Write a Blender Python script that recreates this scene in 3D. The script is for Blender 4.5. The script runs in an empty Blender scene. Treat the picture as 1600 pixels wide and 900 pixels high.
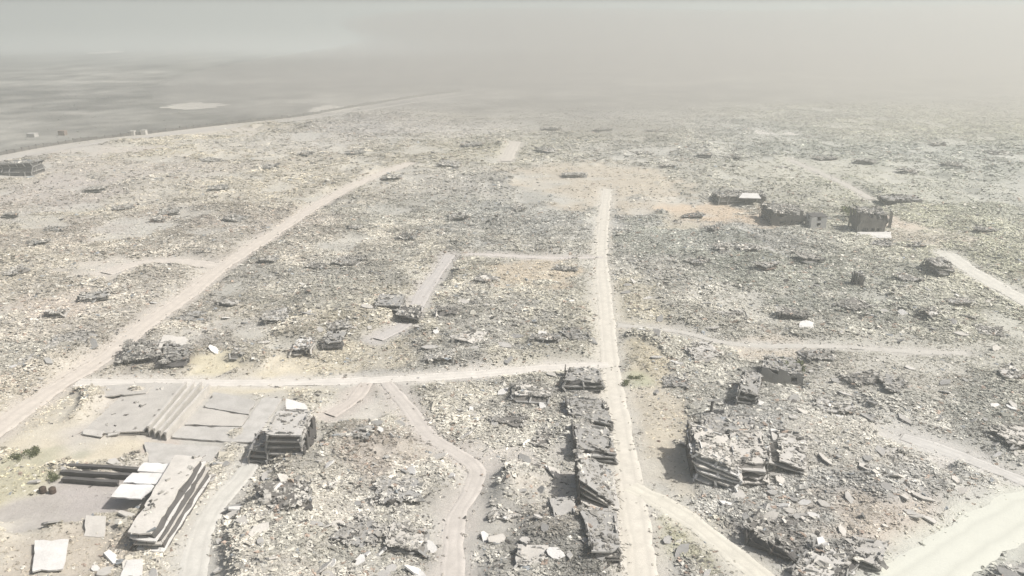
import bpy, bmesh, math, random
import numpy as np
from mathutils import Vector, Matrix

R = math.radians
scene = bpy.context.scene
col = scene.collection

# ------------------------------------------------------------------ camera, sky, sun, exposure
CAM_H, PITCH, HFOV = 80.0, R(19.3), R(65.0)
cam_data = bpy.data.cameras.new('camera')
cam_data.sensor_width = 36.0
cam_data.lens = 18.0 / math.tan(HFOV / 2)
cam_data.clip_start, cam_data.clip_end = 1.0, 60000.0
cam = bpy.data.objects.new('camera', cam_data)
cam.location = (0, 0, CAM_H)
cam.rotation_euler = (math.pi / 2 - PITCH, 0, 0)
col.objects.link(cam)
scene.camera = cam

SUN_EL, SUN_AZ = R(50), R(98)          # azimuth clockwise from the view direction (+Y)
world = bpy.data.worlds.new('World'); scene.world = world; world.use_nodes = True
wn = world.node_tree.nodes; wn.clear()
sky = wn.new('ShaderNodeTexSky'); sky.sky_type = 'NISHITA'; sky.sun_disc = False
sky.sun_elevation = SUN_EL; sky.sun_rotation = SUN_AZ
sky.air_density = 1.0; sky.dust_density = 6.0; sky.ozone_density = 0.6
bg = wn.new('ShaderNodeBackground'); bg.inputs['Strength'].default_value = 0.075
wo = wn.new('ShaderNodeOutputWorld')
world.node_tree.links.new(sky.outputs[0], bg.inputs[0])
world.node_tree.links.new(bg.outputs[0], wo.inputs[0])

sun_d = bpy.data.lights.new('sun', 'SUN'); sun_d.energy = 4.4; sun_d.angle = R(1.0); sun_d.color = (1.0, 0.972, 0.93)
sun = bpy.data.objects.new('sun', sun_d); col.objects.link(sun)
sdir = Vector((math.sin(SUN_AZ) * math.cos(SUN_EL), math.cos(SUN_AZ) * math.cos(SUN_EL), math.sin(SUN_EL)))
sun.rotation_euler = sdir.to_track_quat('Z', 'Y').to_euler()
sun.location = sdir * 500

scene.view_settings.view_transform = 'Standard'
scene.view_settings.look = 'None'
scene.view_settings.gamma = 1.0
scene.view_settings.use_curve_mapping = False
scene.view_settings.exposure = 0.40
cy = scene.cycles
cy.use_denoising = True
cy.max_bounces = 6; cy.diffuse_bounces = 3; cy.volume_bounces = 2; cy.glossy_bounces = 2
cy.caustics_reflective = False; cy.caustics_refractive = False

HAZE_DENSITY = 0.00085
HAZE_COLOR = (0.69, 0.72, 0.695)

# ------------------------------------------------------------------ helpers
rng = np.random.default_rng(7)
rnd = random.Random(11)
FPX = 800.0 / math.tan(HFOV / 2)
_cp, _sp = math.cos(PITCH), math.sin(PITCH)

def G(px, py, z=0.0):
    """world point at height z that the photograph shows at pixel (px, py) of 1600x900"""
    a, b = (px - 800.0) / FPX, (450.0 - py) / FPX
    d = Vector((a, _cp + b * _sp, -_sp + b * _cp))
    t = (z - CAM_H) / d.z
    return Vector((d.x * t, d.y * t, z))

_tab = np.random.default_rng(3).random((6, 256, 256))
def vn(x, y, s, k=0):
    """smooth value noise 0..1, wavelength s metres"""
    x = np.asarray(x, float) / s + 37.3 * (k + 1); y = np.asarray(y, float) / s + 11.7 * (k + 1)
    xi = np.floor(x).astype(int); yi = np.floor(y).astype(int)
    fx = x - xi; fy = y - yi
    fx = fx * fx * (3 - 2 * fx); fy = fy * fy * (3 - 2 * fy)
    T = _tab[k % 6]; x0 = xi & 255; x1 = (xi + 1) & 255; y0 = yi & 255; y1 = (yi + 1) & 255
    return (T[x0, y0] * (1 - fx) + T[x1, y0] * fx) * (1 - fy) + (T[x0, y1] * (1 - fx) + T[x1, y1] * fx) * fy
def sstep(a, b, x):
    t = np.clip((x - a) / (b - a), 0, 1); return t * t * (3 - 2 * t)

def mesh_obj(name, verts, faces, mat, parent=None, smooth=False):
    m = bpy.data.meshes.new(name)
    m.from_pydata([tuple(v) for v in verts], [], faces); m.validate(); m.update()
    if mat: m.materials.append(mat)
    if smooth: m.shade_smooth()
    o = bpy.data.objects.new(name, m); col.objects.link(o)
    if parent: o.parent = parent
    return o
def empty(name, loc, rz=0.0):
    o = bpy.data.objects.new(name, None); o.empty_display_size = 1.0
    o.location = loc; o.rotation_euler = (0, 0, rz); col.objects.link(o); return o
def tag(o, label, cat, group=None):
    o['label'] = label; o['category'] = cat
    if group: o['group'] = group
    return o
def kind(o, k, label=None, cat=None):
    o['kind'] = k
    if label: o['label'] = label
    if cat: o['category'] = cat
    return o

# ------------------------------------------------------------------ materials
def new_mat(name):
    m = bpy.data.materials.new(name); m.use_nodes = True
    nt = m.node_tree; b = nt.nodes['Principled BSDF']
    b.inputs['Roughness'].default_value = 0.9
    b.inputs['Specular IOR Level'].default_value = 0.15
    return m, nt, b
def N(nt, t, **kw):
    n = nt.nodes.new(t)
    for k, v in kw.items(): setattr(n, k, v)
    return n
def mixc(nt, fac, a, b, blend='MIX'):
    n = nt.nodes.new('ShaderNodeMix'); n.data_type = 'RGBA'; n.blend_type = blend
    for sock, v in ((n.inputs[0], fac), (n.inputs[6], a), (n.inputs[7], b)):
        if hasattr(v, 'is_linked'): nt.links.new(v, sock)
        elif isinstance(v, (int, float)): sock.default_value = v
        else: sock.default_value = (*v, 1)
    return n.outputs[2]
def noise(nt, scale, detail=6, rough=0.6, vec=None):
    n = nt.nodes.new('ShaderNodeTexNoise'); n.inputs['Scale'].default_value = scale
    n.inputs['Detail'].default_value = detail; n.inputs['Roughness'].default_value = rough
    if vec is None:
        g = nt.nodes.new('ShaderNodeNewGeometry'); vec = g.outputs['Position']
    nt.links.new(vec, n.inputs['Vector']); return n.outputs[0]
def ramp(nt, fac, a, b):
    n = nt.nodes.new('ShaderNodeMapRange'); n.inputs[1].default_value = a; n.inputs[2].default_value = b
    nt.links.new(fac, n.inputs[0]); return n.outputs[0]

def concrete(name, c, stain=(0.16, 0.15, 0.135), amount=0.5, obj_var=0.2):
    m, nt, b = new_mat(name)
    n1 = ramp(nt, noise(nt, 0.35, 8, 0.65), 0.42, 0.72)
    n2 = ramp(nt, noise(nt, 2.6, 6, 0.7), 0.3, 0.75)
    oi = N(nt, 'ShaderNodeObjectInfo')
    base = mixc(nt, ramp(nt, oi.outputs['Random'], -0.0, 1.0), tuple(v * (1 - obj_var) for v in c), c)
    mul = N(nt, 'ShaderNodeMath', operation='MULTIPLY'); mul.inputs[1].default_value = amount
    nt.links.new(n1, mul.inputs[0])
    c1 = mixc(nt, mul.outputs[0], base, stain)
    c2 = mixc(nt, n2, mixc(nt, 0.35, c1, tuple(v * 0.55 for v in c)), c1)
    nt.links.new(c2, b.inputs['Base Color'])
    bp = N(nt, 'ShaderNodeBump'); bp.inputs['Strength'].default_value = 0.7; bp.inputs['Distance'].default_value = 0.12
    nt.links.new(noise(nt, 3.0, 8, 0.75), bp.inputs['Height']); nt.links.new(bp.outputs[0], b.inputs['Normal'])
    return m

M = {
    'sheet': concrete('white_sheet', (0.74, 0.735, 0.715), (0.42, 0.40, 0.37), 0.6, 0.08),
    'light': concrete('concrete_light', (0.52, 0.505, 0.475), amount=0.4),
    'mid': concrete('concrete_grey', (0.36, 0.355, 0.34)),
    'pale': concrete('concrete_pale', (0.60, 0.575, 0.53), amount=0.3),
    'white': concrete('white_render', (0.70, 0.69, 0.665), (0.38, 0.365, 0.34), 0.45, 0.15),
    'dark': concrete('charred_and_shade_concrete', (0.13, 0.125, 0.12), (0.05, 0.047, 0.045), 0.5),  # char; also painted shade on left walls and between storeys
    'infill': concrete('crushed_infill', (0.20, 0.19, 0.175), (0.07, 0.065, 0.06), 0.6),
    'brown': concrete('brown_block', (0.30, 0.24, 0.20), (0.12, 0.10, 0.09), 0.5),
    'steel': concrete('rusted_steel', (0.10, 0.075, 0.06), (0.05, 0.04, 0.035), 0.5),
}

# ------------------------------------------------------------------ layout: tracks, patches
TRACKS = [  # name, pixels along the middle, half width (m), colour, rubble clear factor
    ('main_road', [(1008, 940), (1000, 850), (985, 760), (968, 660), (955, 580), (946, 480), (940, 400), (944, 330), (949, 296)], 1.75, (0.57, 0.545, 0.475)),
    ('diagonal_road', [(-120, 765), (0, 668), (80, 610), (160, 560), (230, 505), (300, 455), (350, 415), (420, 370), (500, 318), (570, 282), (640, 255)], 2.3, (0.56, 0.515, 0.45)),
    ('cross_road', [(120, 597), (330, 598), (480, 597), (620, 592), (760, 583), (860, 575), (952, 570)], 1.3, (0.60, 0.575, 0.52)),
    ('winding_track', [(603, 597), (640, 640), (670, 680), (720, 712), (745, 735), (735, 770), (712, 810), (708, 880), (705, 930)], 1.2, (0.50, 0.47, 0.425)),
    ('side_track', [(572, 598), (552, 625), (515, 648)], 1.3, (0.50, 0.46, 0.41)),
    ('yard_track', [(420, 665), (385, 735), (345, 780), (312, 840), (298, 930)], 1.5, (0.54, 0.53, 0.48)),
    ('branch_track', [(985, 760), (1060, 800), (1120, 845), (1215, 920)], 1.35, (0.58, 0.56, 0.48)),
    ('wide_pale_road', [(1700, 752), (1640, 780), (1560, 820), (1480, 872), (1400, 935)], 4.0, (0.56, 0.57, 0.50)),
    ('eastern_track', [(1410, 682), (1450, 695), (1520, 720), (1590, 748), (1660, 775)], 1.2, (0.51, 0.50, 0.465)),
    ('upper_eastern_track', [(1478, 396), (1530, 430), (1620, 480)], 2.6, (0.56, 0.55, 0.49)),
    ('middle_track', [(965, 508), (1060, 518), (1130, 535), (1200, 540), (1300, 541), (1420, 549), (1510, 552)], 0.7, (0.48, 0.465, 0.42)),
    ('western_spur', [(165, 427), (220, 411), (280, 408), (340, 416)], 2.2, (0.55, 0.51, 0.45)),
    ('short_lane', [(703, 398), (685, 425), (660, 460), (640, 500), (590, 530)], 1.4, (0.47, 0.45, 0.42)),
    ('northern_lane', [(735, 397), (800, 400), (870, 403), (942, 402)], 0.8, (0.52, 0.49, 0.45)),
    ('far_lane', [(806, 222), (790, 252)], 3.0, (0.52, 0.49, 0.43)),
    ('border_track', [(-140, 278), (0, 250), (150, 224), (300, 206), (450, 189), (560, 174), (660, 158), (740, 147)], 2.6, (0.46, 0.44, 0.40)),
    ('far_eastern_lane', [(1235, 250), (1320, 288), (1360, 312)], 1.4, (0.48, 0.46, 0.41)),
]
def densify(pts, step=2.0):
    P = [G(*p) for p in pts]; out = []
    n = len(P)
    for i in range(n - 1):
        p0, p1, p2, p3 = P[max(i - 1, 0)], P[i], P[i + 1], P[min(i + 2, n - 1)]
        k = max(2, int((p2 - p1).length / step))
        for j in range(k):
            t = j / k
            out.append(0.5 * ((2 * p1) + (p2 - p0) * t + (2 * p0 - 5 * p1 + 4 * p2 - p3) * t * t + (3 * p1 - p0 - 3 * p2 + p3) * t ** 3))
    out.append(P[-1]); return out
TR = [(nm, np.array([(v.x, v.y) for v in densify(pts)]), hw, tuple(k_ * v for v, k_ in zip(c, (0.99, 0.985, 1.0)))) for nm, pts, hw, c in TRACKS]

def track_dist(x, y, colour=False):
    """signed-ish distance from the nearest track edge (m), negative on the track"""
    best = np.full(x.shape, 1e6); tc = np.zeros((len(x), 3)) + 0.45
    for nm, P, hw, c in TR:
        bb = (x > P[:, 0].min() - 14) & (x < P[:, 0].max() + 14) & (y > P[:, 1].min() - 14) & (y < P[:, 1].max() + 14)
        idx = np.nonzero(bb)[0]
        if not len(idx): continue
        xs, ys = x[idx], y[idx]; d = np.full(xs.shape, 1e6)
        A = P[:-1:2]; B = np.vstack([P[2::2], P[-1:]])[:len(A)]
        for (ax, ay), (bx, by) in zip(A, B):
            ux, uy = bx - ax, by - ay; L = ux * ux + uy * uy + 1e-9
            t = np.clip(((xs - ax) * ux + (ys - ay) * uy) / L, 0, 1)
            d = np.minimum(d, np.hypot(xs - ax - t * ux, ys - ay - t * uy))
        near = d - hw < best[idx]; tc[idx[near]] = c
        best[idx] = np.minimum(best[idx], d - hw)
    return (best, tc) if colour else best

# colour patches of the ground: pixel, radius x, radius y (m), colour, strength, rubble left (0 bare .. 1 all)
PATCH = [
    (250, 645, 15, 15, (0.48, 0.46, 0.43), 0.8, 0.12), (330, 655, 10, 13, (0.46, 0.45, 0.42), 0.8, 0.12), (285, 712, 9, 7, (0.48, 0.46, 0.42), 0.8, 0.15),
    (110, 690, 15, 8, (0.56, 0.52, 0.43), 0.9, 0.05), (60, 865, 10, 9, (0.46, 0.43, 0.37), 0.8, 0.35), (405, 650, 6, 12, (0.46, 0.45, 0.42), 0.8, 0.1),
    (200, 700, 8, 5, (0.50, 0.44, 0.39), 0.9, 0.1), (180, 420, 14, 10, (0.54, 0.50, 0.44), 0.8, 0.2), (560, 640, 7, 7, (0.52, 0.48, 0.43), 0.8, 0.2),
    (1500, 715, 10, 6, (0.52, 0.50, 0.47), 0.8, 0.25), (1560, 745, 9, 5, (0.54, 0.53, 0.48), 0.8, 0.25), (860, 760, 8, 5, (0.50, 0.47, 0.42), 0.7, 0.4),
    (300, 205, 50, 24, (0.53, 0.49, 0.44), 0.8, 0.1), (120, 235, 50, 18, (0.53, 0.49, 0.44), 0.8, 0.15),
    (660, 560, 20, 16, (0.27, 0.27, 0.26), 0.7, 1.0), (760, 500, 20, 20, (0.28, 0.28, 0.27), 0.6, 1.0), (840, 620, 14, 10, (0.27, 0.265, 0.25), 0.7, 1.0),
    (650, 330, 40, 30, (0.31, 0.31, 0.28), 0.6, 1.0), (1280, 430, 34, 26, (0.31, 0.32, 0.28), 0.6, 1.0), (1500, 620, 20, 14, (0.30, 0.305, 0.28), 0.6, 1.0),
    (1330, 480, 24, 18, (0.30, 0.31, 0.28), 0.6, 1.0), (420, 430, 22, 18, (0.29, 0.285, 0.26), 0.6, 1.0), (260, 340, 22, 26, (0.34, 0.31, 0.28), 0.6, 1.0),
    (530, 850, 14, 8, (0.34, 0.335, 0.30), 0.6, 1.0), (1180, 660, 12, 10, (0.25, 0.25, 0.245), 0.7, 1.0),
    (930, 285, 40, 70, (0.51, 0.45, 0.36), 0.75, 0.3), (1115, 335, 26, 24, (0.55, 0.45, 0.34), 0.9, 0.2),
    (835, 425, 13, 16, (0.50, 0.43, 0.33), 0.8, 0.4), (400, 598, 16, 8, (0.57, 0.52, 0.40), 0.95, 0.0),
    (330, 575, 8, 9, (0.58, 0.53, 0.39), 0.9, 0.1), (470, 575, 14, 5, (0.58, 0.53, 0.42), 0.8, 0.3),
    (590, 555, 14, 9, (0.50, 0.46, 0.37), 0.6, 0.6), (1030, 640, 7, 22, (0.50, 0.455, 0.37), 0.8, 0.35),
    (1010, 570, 6, 14, (0.50, 0.45, 0.34), 0.8, 0.4), (990, 480, 8, 24, (0.50, 0.46, 0.36), 0.6, 0.6),
    (1040, 720, 7, 12, (0.51, 0.465, 0.375), 0.8, 0.3), (985, 597, 5, 5, (0.36, 0.38, 0.25), 0.6, 0.6),
    (1060, 840, 6, 8, (0.44, 0.43, 0.29), 0.7, 1.0), (60, 650, 12, 10, (0.56, 0.52, 0.43), 0.7, 0.3),
    (120, 700, 13, 7, (0.58, 0.53, 0.42), 1.0, 0.05), (215, 650, 13, 14, (0.50, 0.47, 0.43), 0.8, 0.05),
    (20, 760, 9, 8, (0.46, 0.44, 0.31), 0.7, 0.4), (60, 712, 8, 3, (0.37, 0.37, 0.27), 0.6, 0.7),
    (80, 800, 11, 6, (0.40, 0.375, 0.35), 0.95, 0.03), (180, 765, 12, 7, (0.42, 0.39, 0.37), 0.9, 0.05),
    (120, 870, 10, 7, (0.48, 0.43, 0.36), 0.7, 0.5), (340, 660, 9, 11, (0.44, 0.43, 0.40), 0.9, 0.03),
    (245, 565, 9, 6, (0.15, 0.13, 0.115), 0.9, 0.4), (600, 700, 9, 10, (0.29, 0.25, 0.22), 0.6, 1.0),
    (790, 720, 10, 6, (0.52, 0.49, 0.45), 0.7, 0.4), (640, 705, 5, 4, (0.50, 0.46, 0.40), 0.7, 0.4),
    (850, 800, 16, 9, (0.46, 0.43, 0.38), 0.5, 1.0), (1200, 690, 10, 14, (0.34, 0.34, 0.33), 0.6, 1.0),
    (1370, 820, 14, 9, (0.52, 0.46, 0.39), 0.7, 0.6), (1330, 700, 16, 12, (0.50, 0.48, 0.43), 0.6, 0.7),
    (1380, 590, 22, 14, (0.50, 0.48, 0.43), 0.55, 0.6), (1480, 560, 24, 12, (0.50, 0.49, 0.44), 0.6, 0.5),
    (1190, 545, 12, 10, (0.53, 0.48, 0.41), 0.8, 0.3), (1145, 470, 8, 18, (0.50, 0.49, 0.44), 0.6, 0.5),
    (1390, 350, 12, 12, (0.56, 0.49, 0.41), 0.9, 0.2), (1440, 370, 20, 14, (0.50, 0.45, 0.39), 0.6, 0.5),
    (1300, 265, 60, 36, (0.50, 0.49, 0.42), 0.6, 0.5), (1500, 300, 50, 40, (0.47, 0.47, 0.42), 0.5, 0.7),
    (1160, 420, 18, 26, (0.32, 0.33, 0.29), 0.5, 1.0), (1050, 370, 26, 30, (0.32, 0.34, 0.29), 0.5, 1.0),
    (800, 350, 30, 34, (0.30, 0.31, 0.31), 0.5, 1.0), (560, 420, 24, 24, (0.30, 0.30, 0.28), 0.5, 1.0),
    (430, 345, 28, 28, (0.36, 0.32, 0.29), 0.4, 1.0), (500, 470, 18, 14, (0.31, 0.31, 0.28), 0.5, 1.0),
    (100, 480, 16, 12, (0.52, 0.46, 0.40), 0.7, 0.5), (220, 355, 14, 20, (0.50, 0.49, 0.45), 0.7, 0.3),
    (90, 370, 26, 26, (0.47, 0.43, 0.39), 0.5, 0.85), (180, 265, 60, 40, (0.50, 0.46, 0.42), 0.6, 0.7),
    (60, 310, 30, 36, (0.48, 0.44, 0.41), 0.6, 0.8), (420, 225, 60, 40, (0.49, 0.47, 0.43), 0.6, 0.6),
    (700, 200, 70, 40, (0.50, 0.48, 0.45), 0.6, 0.7), (350, 520, 12, 10, (0.46, 0.44, 0.41), 0.5, 0.8),
    (20, 560, 14, 10, (0.33, 0.33, 0.30), 0.5, 1.0), (1120, 870, 6, 5, (0.30, 0.29, 0.25), 0.5, 1.0),
    (1210, 855, 7, 5, (0.18, 0.17, 0.165), 0.8, 1.0), (1200, 600, 11, 9, (0.28, 0.28, 0.26), 0.7, 1.0),
    (1340, 880, 8, 6, (0.27, 0.26, 0.25), 0.6, 1.0), (930, 650, 4, 20, (0.30, 0.29, 0.28), 0.7, 1.0),
]
PW = [(G(a, b), rx, ry, c, s, f) for a, b, rx, ry, c, s, f in PATCH]

FENCE_PX = [(-140, 272), (0, 243), (120, 222), (250, 207), (370, 193), (470, 182), (560, 167), (650, 152), (720, 143)]
FENCE = np.array([(v.x, v.y) for v in densify(FENCE_PX, 8.0)])
def beyond_fence(x, y):
    """>0 beyond the barrier (open fields), metres"""
    yf = np.interp(x, FENCE[:, 0], FENCE[:, 1], left=FENCE[0, 1] - 60, right=FENCE[-1, 1] + 60)
    slope = np.where(x > FENCE[-1, 0], (x - FENCE[-1, 0]) * 2.2, 0.0)
    return y - yf - slope

def ground_fields(x, y):
    d, tcol = track_dist(x, y, True)
    rub = np.ones_like(x)
    base = np.empty((len(x), 3))
    n1 = vn(x, y, 42, 0); n2 = vn(x, y, 13, 1); n3 = vn(x, y, 4.3, 2); n4 = vn(x, y, 90, 3)
    c0 = np.array([0.40, 0.395, 0.37]); c1 = np.array([0.51, 0.50, 0.465]); c2 = np.array([0.21, 0.21, 0.20])
    base[:] = c0
    k = sstep(0.45, 0.85, 0.6 * n1 + 0.4 * n2)[:, None]; base = base * (1 - k) + c1 * k
    k = (0.75 * sstep(0.55, 0.85, 0.45 * vn(x, y, 26, 4) + 0.55 * vn(x, y, 7, 5)))[:, None]; base = base * (1 - k) + c2 * k
    warm = (n4 - 0.25)[:, None] * np.array([0.065, 0.045, -0.03]); base = base + warm
    left = sstep(40, -120, x)[:, None] * np.array([0.022, 0.004, -0.004]); base = base + left
    right = sstep(60, 200, x)[:, None] * np.array([0.004, 0.02, -0.004]); base = base + right
    base *= (0.8 + 0.4 * n3)[:, None]
    for p, rx, ry, c, s, f in PW:
        ix = np.nonzero((np.abs(x - p.x) < 2 * rx) & (np.abs(y - p.y) < 2 * ry))[0]
        if not len(ix): continue
        xa, ya = x[ix], y[ix]; dx = (xa - p.x) / rx; dy = (ya - p.y) / ry
        r = np.hypot(dx, dy) + 0.9 * (vn(xa, ya, 0.35 * min(rx, ry) + 2, 1) - 0.5) + 0.5 * (n3[ix] - .5)
        w = (s * sstep(1.15, 0.6, r))[:, None]
        base[ix] = base[ix] * (1 - w) + np.array(c) * w
        rub[ix] *= 1 - (1 - f) * sstep(1.15, 0.7, r)
    # open dusty gaps between the heaps, wider in the west and far out
    op = 0.55 * vn(x, y, 24, 4) + 0.45 * vn(x, y, 9, 0) + 0.03 * sstep(0, -160, x) + 0.03 * sstep(220, 420, y)
    w = sstep(0.60, 0.82, op); rub *= 1 - 0.74 * w
    base = base * (1 - 0.45 * w[:, None]) + np.array([0.49, 0.485, 0.445]) * 0.45 * w[:, None]
    # dusty road verges
    w = (0.85 * sstep(3.8, 0.2, d + 2.4 * (n3 - 0.5)))[:, None]
    base = base * (1 - w) + tcol * 0.96 * w
    rub *= 0.02 + 0.98 * sstep(-0.2, 5.0, d + 3.4 * (n2 - 0.5) + 1.6 * (n3 - 0.5))
    # open ground far out
    far = sstep(560, 800, y + 260 * (vn(x, y, 180, 4) - 0.5) + 120 * (n4 - 0.5))
    bf = sstep(-6, 14, beyond_fence(x, y))
    c_f = np.array([0.205, 0.20, 0.18])[None] * (0.75 + 0.5 * vn(x, y, 160, 2))[:, None] * (0.55 + 0.9 * vn(x, y, 28, 3))[:, None] * (0.7 + 0.6 * vn(x, y, 11, 5))[:, None] * (0.85 + 0.3 * vn(x * 0.25, y, 60, 0))[:, None]
    pl = sstep(1250, 1750, y + 420 * (vn(x, y, 420, 1) - 0.5))[:, None]; c_f = c_f * (1 - pl) + np.array([0.55, 0.58, 0.56]) * pl  # paler far haze painted into the distant ground colour
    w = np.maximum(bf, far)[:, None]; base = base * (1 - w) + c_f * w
    rub *= (1 - bf) * (1 - 0.97 * far)
    rub = np.maximum(rub, 0.22 * bf * sstep(0.3, 0.7, vn(x, y, 50, 5)) * (y < 1500))
    fb = sstep(-42, -12, beyond_fence(x, y)) * (x < FENCE[-1, 0]); rub *= 1 - 0.97 * fb
    base = base * (1 - 0.6 * (fb * (1 - bf))[:, None]) + np.array([0.46, 0.44, 0.40]) * 0.6 * (fb * (1 - bf))[:, None]
    rub *= sstep(0, 40, y)
    return base, rub, d

def heights(x, y, rub, d):
    mound = 2.3 * sstep(0.45, 0.95, vn(x, y, 17, 3)) * (0.4 + 0.9 * vn(x, y, 60, 1)) + 0.7 * vn(x, y, 7, 4) + 0.45 * vn(x, y, 2.6, 5)
    h = mound * np.clip(rub, 0, 1) + 0.12 * vn(x, y, 5, 2)
    h *= sstep(-0.3, 6.0, d)
    h -= 0.25 * sstep(0.6, -0.2, d)
    return h

# ------------------------------------------------------------------ ground sheet
def axis(segs, grow_to, first):
    a = [first]
    for end, st in segs:
        while a[-1] < end - 1e-6: a.append(min(a[-1] + st, end))
    st = segs[-1][1]
    while a[-1] < grow_to: st *= 1.33; a.append(a[-1] + st)
    return a
xs_p = axis([(120, 1.0), (230, 1.6), (420, 3.2), (640, 7)], 11500, 0.0)
xs = np.array([-v for v in xs_p[:0:-1]] + xs_p)
ys_p = axis([(250, 1.0), (430, 1.6), (760, 3.2), (1100, 8)], 11500, 70.0)
ys_n = axis([(70, 7)], 2400, 0.0)
ys = np.array([70 - v for v in ys_n[:0:-1]] + ys_p)
XX, YY = np.meshgrid(xs, ys)
gx, gy = XX.ravel(), YY.ravel()
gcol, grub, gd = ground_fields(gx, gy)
gh = heights(gx, gy, grub, gd)
nx, ny = len(xs), len(ys)
gm = bpy.data.meshes.new('ground')
ii = (np.arange(ny - 1)[:, None] * nx + np.arange(nx - 1)[None]).ravel()
quads = np.stack([ii, ii + 1, ii + 1 + nx, ii + nx], 1).astype(np.int32)
gm.vertices.add(len(gx)); gm.vertices.foreach_set('co', np.stack([gx, gy, gh], 1).astype(np.float32).ravel())
gm.loops.add(quads.size); gm.loops.foreach_set('vertex_index', quads.ravel())
gm.polygons.add(len(quads)); gm.polygons.foreach_set('loop_start', np.arange(0, quads.size, 4, dtype=np.int32))
gm.update(calc_edges=True); gm.validate()
ca = gm.attributes.new('soil', 'FLOAT_COLOR', 'POINT')
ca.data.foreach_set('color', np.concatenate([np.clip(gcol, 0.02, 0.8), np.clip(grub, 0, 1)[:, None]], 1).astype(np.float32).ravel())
gm.shade_smooth()

m, nt, b = new_mat('rubble_soil')
at = N(nt, 'ShaderNodeAttribute'); at.attribute_name = 'soil'
f1 = ramp(nt, noise(nt, 1.5, 8, 0.75), 0.33, 0.68)
f2 = ramp(nt, noise(nt, 0.28, 6, 0.65), 0.35, 0.7)
dk = mixc(nt, 1.0, at.outputs['Color'], (0.45, 0.44, 0.43), 'MULTIPLY')
lt = mixc(nt, 0.22, at.outputs['Color'], (0.66, 0.64, 0.60))
spot = mixc(nt, f1, dk, lt)
amt = N(nt, 'ShaderNodeMath', operation='MULTIPLY_ADD'); amt.inputs[1].default_value = 0.62; amt.inputs[2].default_value = 0.22
nt.links.new(at.outputs['Alpha'], amt.inputs[0])
c = mixc(nt, amt.outputs[0], at.outputs['Color'], spot)
c = mixc(nt, 0.22, c, mixc(nt, f2, dk, lt))
nt.links.new(c, b.inputs['Base Color'])
bp = N(nt, 'ShaderNodeBump'); bp.inputs['Strength'].default_value = 0.8; bp.inputs['Distance'].default_value = 0.25
nt.links.new(noise(nt, 1.3, 10, 0.75), bp.inputs['Height']); nt.links.new(bp.outputs[0], b.inputs['Normal'])
gm.materials.append(m)
ground = bpy.data.objects.new('ground', gm); col.objects.link(ground); ground['kind'] = 'structure'

_gi = gh.reshape(ny, nx)
def gz(x, y):
    """ground height under a point"""
    i = int(np.clip(np.searchsorted(xs, x) - 1, 0, nx - 2)); j = int(np.clip(np.searchsorted(ys, y) - 1, 0, ny - 2))
    u = (x - xs[i]) / (xs[i + 1] - xs[i]); v = (y - ys[j]) / (ys[j + 1] - ys[j])
    return float((_gi[j, i] * (1 - u) + _gi[j, i + 1] * u) * (1 - v) + (_gi[j + 1, i] * (1 - u) + _gi[j + 1, i + 1] * u) * v)

# ------------------------------------------------------------------ dirt roads and tracks
def road_mat(c, name):
    m, nt, b = new_mat(name)
    f = ramp(nt, noise(nt, 0.4, 8, 0.65), 0.3, 0.75); f2 = ramp(nt, noise(nt, 3.5, 6, 0.75), 0.45, 0.75)
    uv = N(nt, 'ShaderNodeAttribute'); uv.attribute_name = 'across'
    w = N(nt, 'ShaderNodeMath', operation='MULTIPLY'); w.inputs[1].default_value = 0.6
    nt.links.new(uv.outputs['Fac'], w.inputs[0])
    lo_ = 0.93 if 'wide' in name else 0.82
    c0 = mixc(nt, f, tuple(v * lo_ for v in c), tuple(min(v * (1.92 - lo_), 0.8) for v in c))
    k = N(nt, 'ShaderNodeMath', operation='MULTIPLY'); k.inputs[1].default_value = 0.3; nt.links.new(f2, k.inputs[0])
    c1 = mixc(nt, k.outputs[0], c0, tuple(v * 0.62 for v in c))
    c2 = mixc(nt, w.outputs[0], c1, tuple(v * 0.78 for v in c))
    nt.links.new(c2, b.inputs['Base Color'])
    bp = N(nt, 'ShaderNodeBump'); bp.inputs['Strength'].default_value = 0.4; bp.inputs['Distance'].default_value = 0.1
    nt.links.new(noise(nt, 2.0, 8, 0.7), bp.inputs['Height']); nt.links.new(bp.outputs[0], b.inputs['Normal'])
    return m
for ti, (nm, P, hw, c) in enumerate(TR):
    tang = np.gradient(P, axis=0); tang /= np.linalg.norm(tang, axis=1)[:, None] + 1e-9
    nor = np.stack([-tang[:, 1], tang[:, 0]], 1)
    V, F, A = [], [], []
    cols = [-1.0, -0.8, -0.62, -0.45, -0.25, 0, 0.25, 0.45, 0.62, 0.8, 1.0]
    rut = [0, 0, 0.1, 1, 0.15, 0, 0.15, 1, 0.1, 0, 0]
    z0 = 0.02 + 0.004 * ti
    for i, (p, q) in enumerate(zip(P, nor)):
        wob = 1.0 + 0.36 * (float(vn(p[0], p[1], 9, 2)) - 0.5) + 0.4 * (float(vn(p[0], p[1], 2.2, 4)) - 0.5)
        for u, r_ in zip(cols, rut):
            o = u * (hw + 0.5) * wob
            V.append((p[0] + q[0] * o, p[1] + q[1] * o, z0 - (0.08 if abs(u) > 0.99 else 0) - 0.02 * r_)); A.append(r_)
        if i:
            a = (i - 1) * len(cols)
            for j in range(len(cols) - 1): F.append((a + j, a + j + 1, a + j + 1 + len(cols), a + j + len(cols)))
    o = mesh_obj(nm, V, F, road_mat(c, nm + '_dust'), smooth=True)
    at_ = o.data.attributes.new('across', 'FLOAT', 'POINT'); at_.data.foreach_set('value', np.array(A, np.float32))
    o['kind'] = 'structure'

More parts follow.
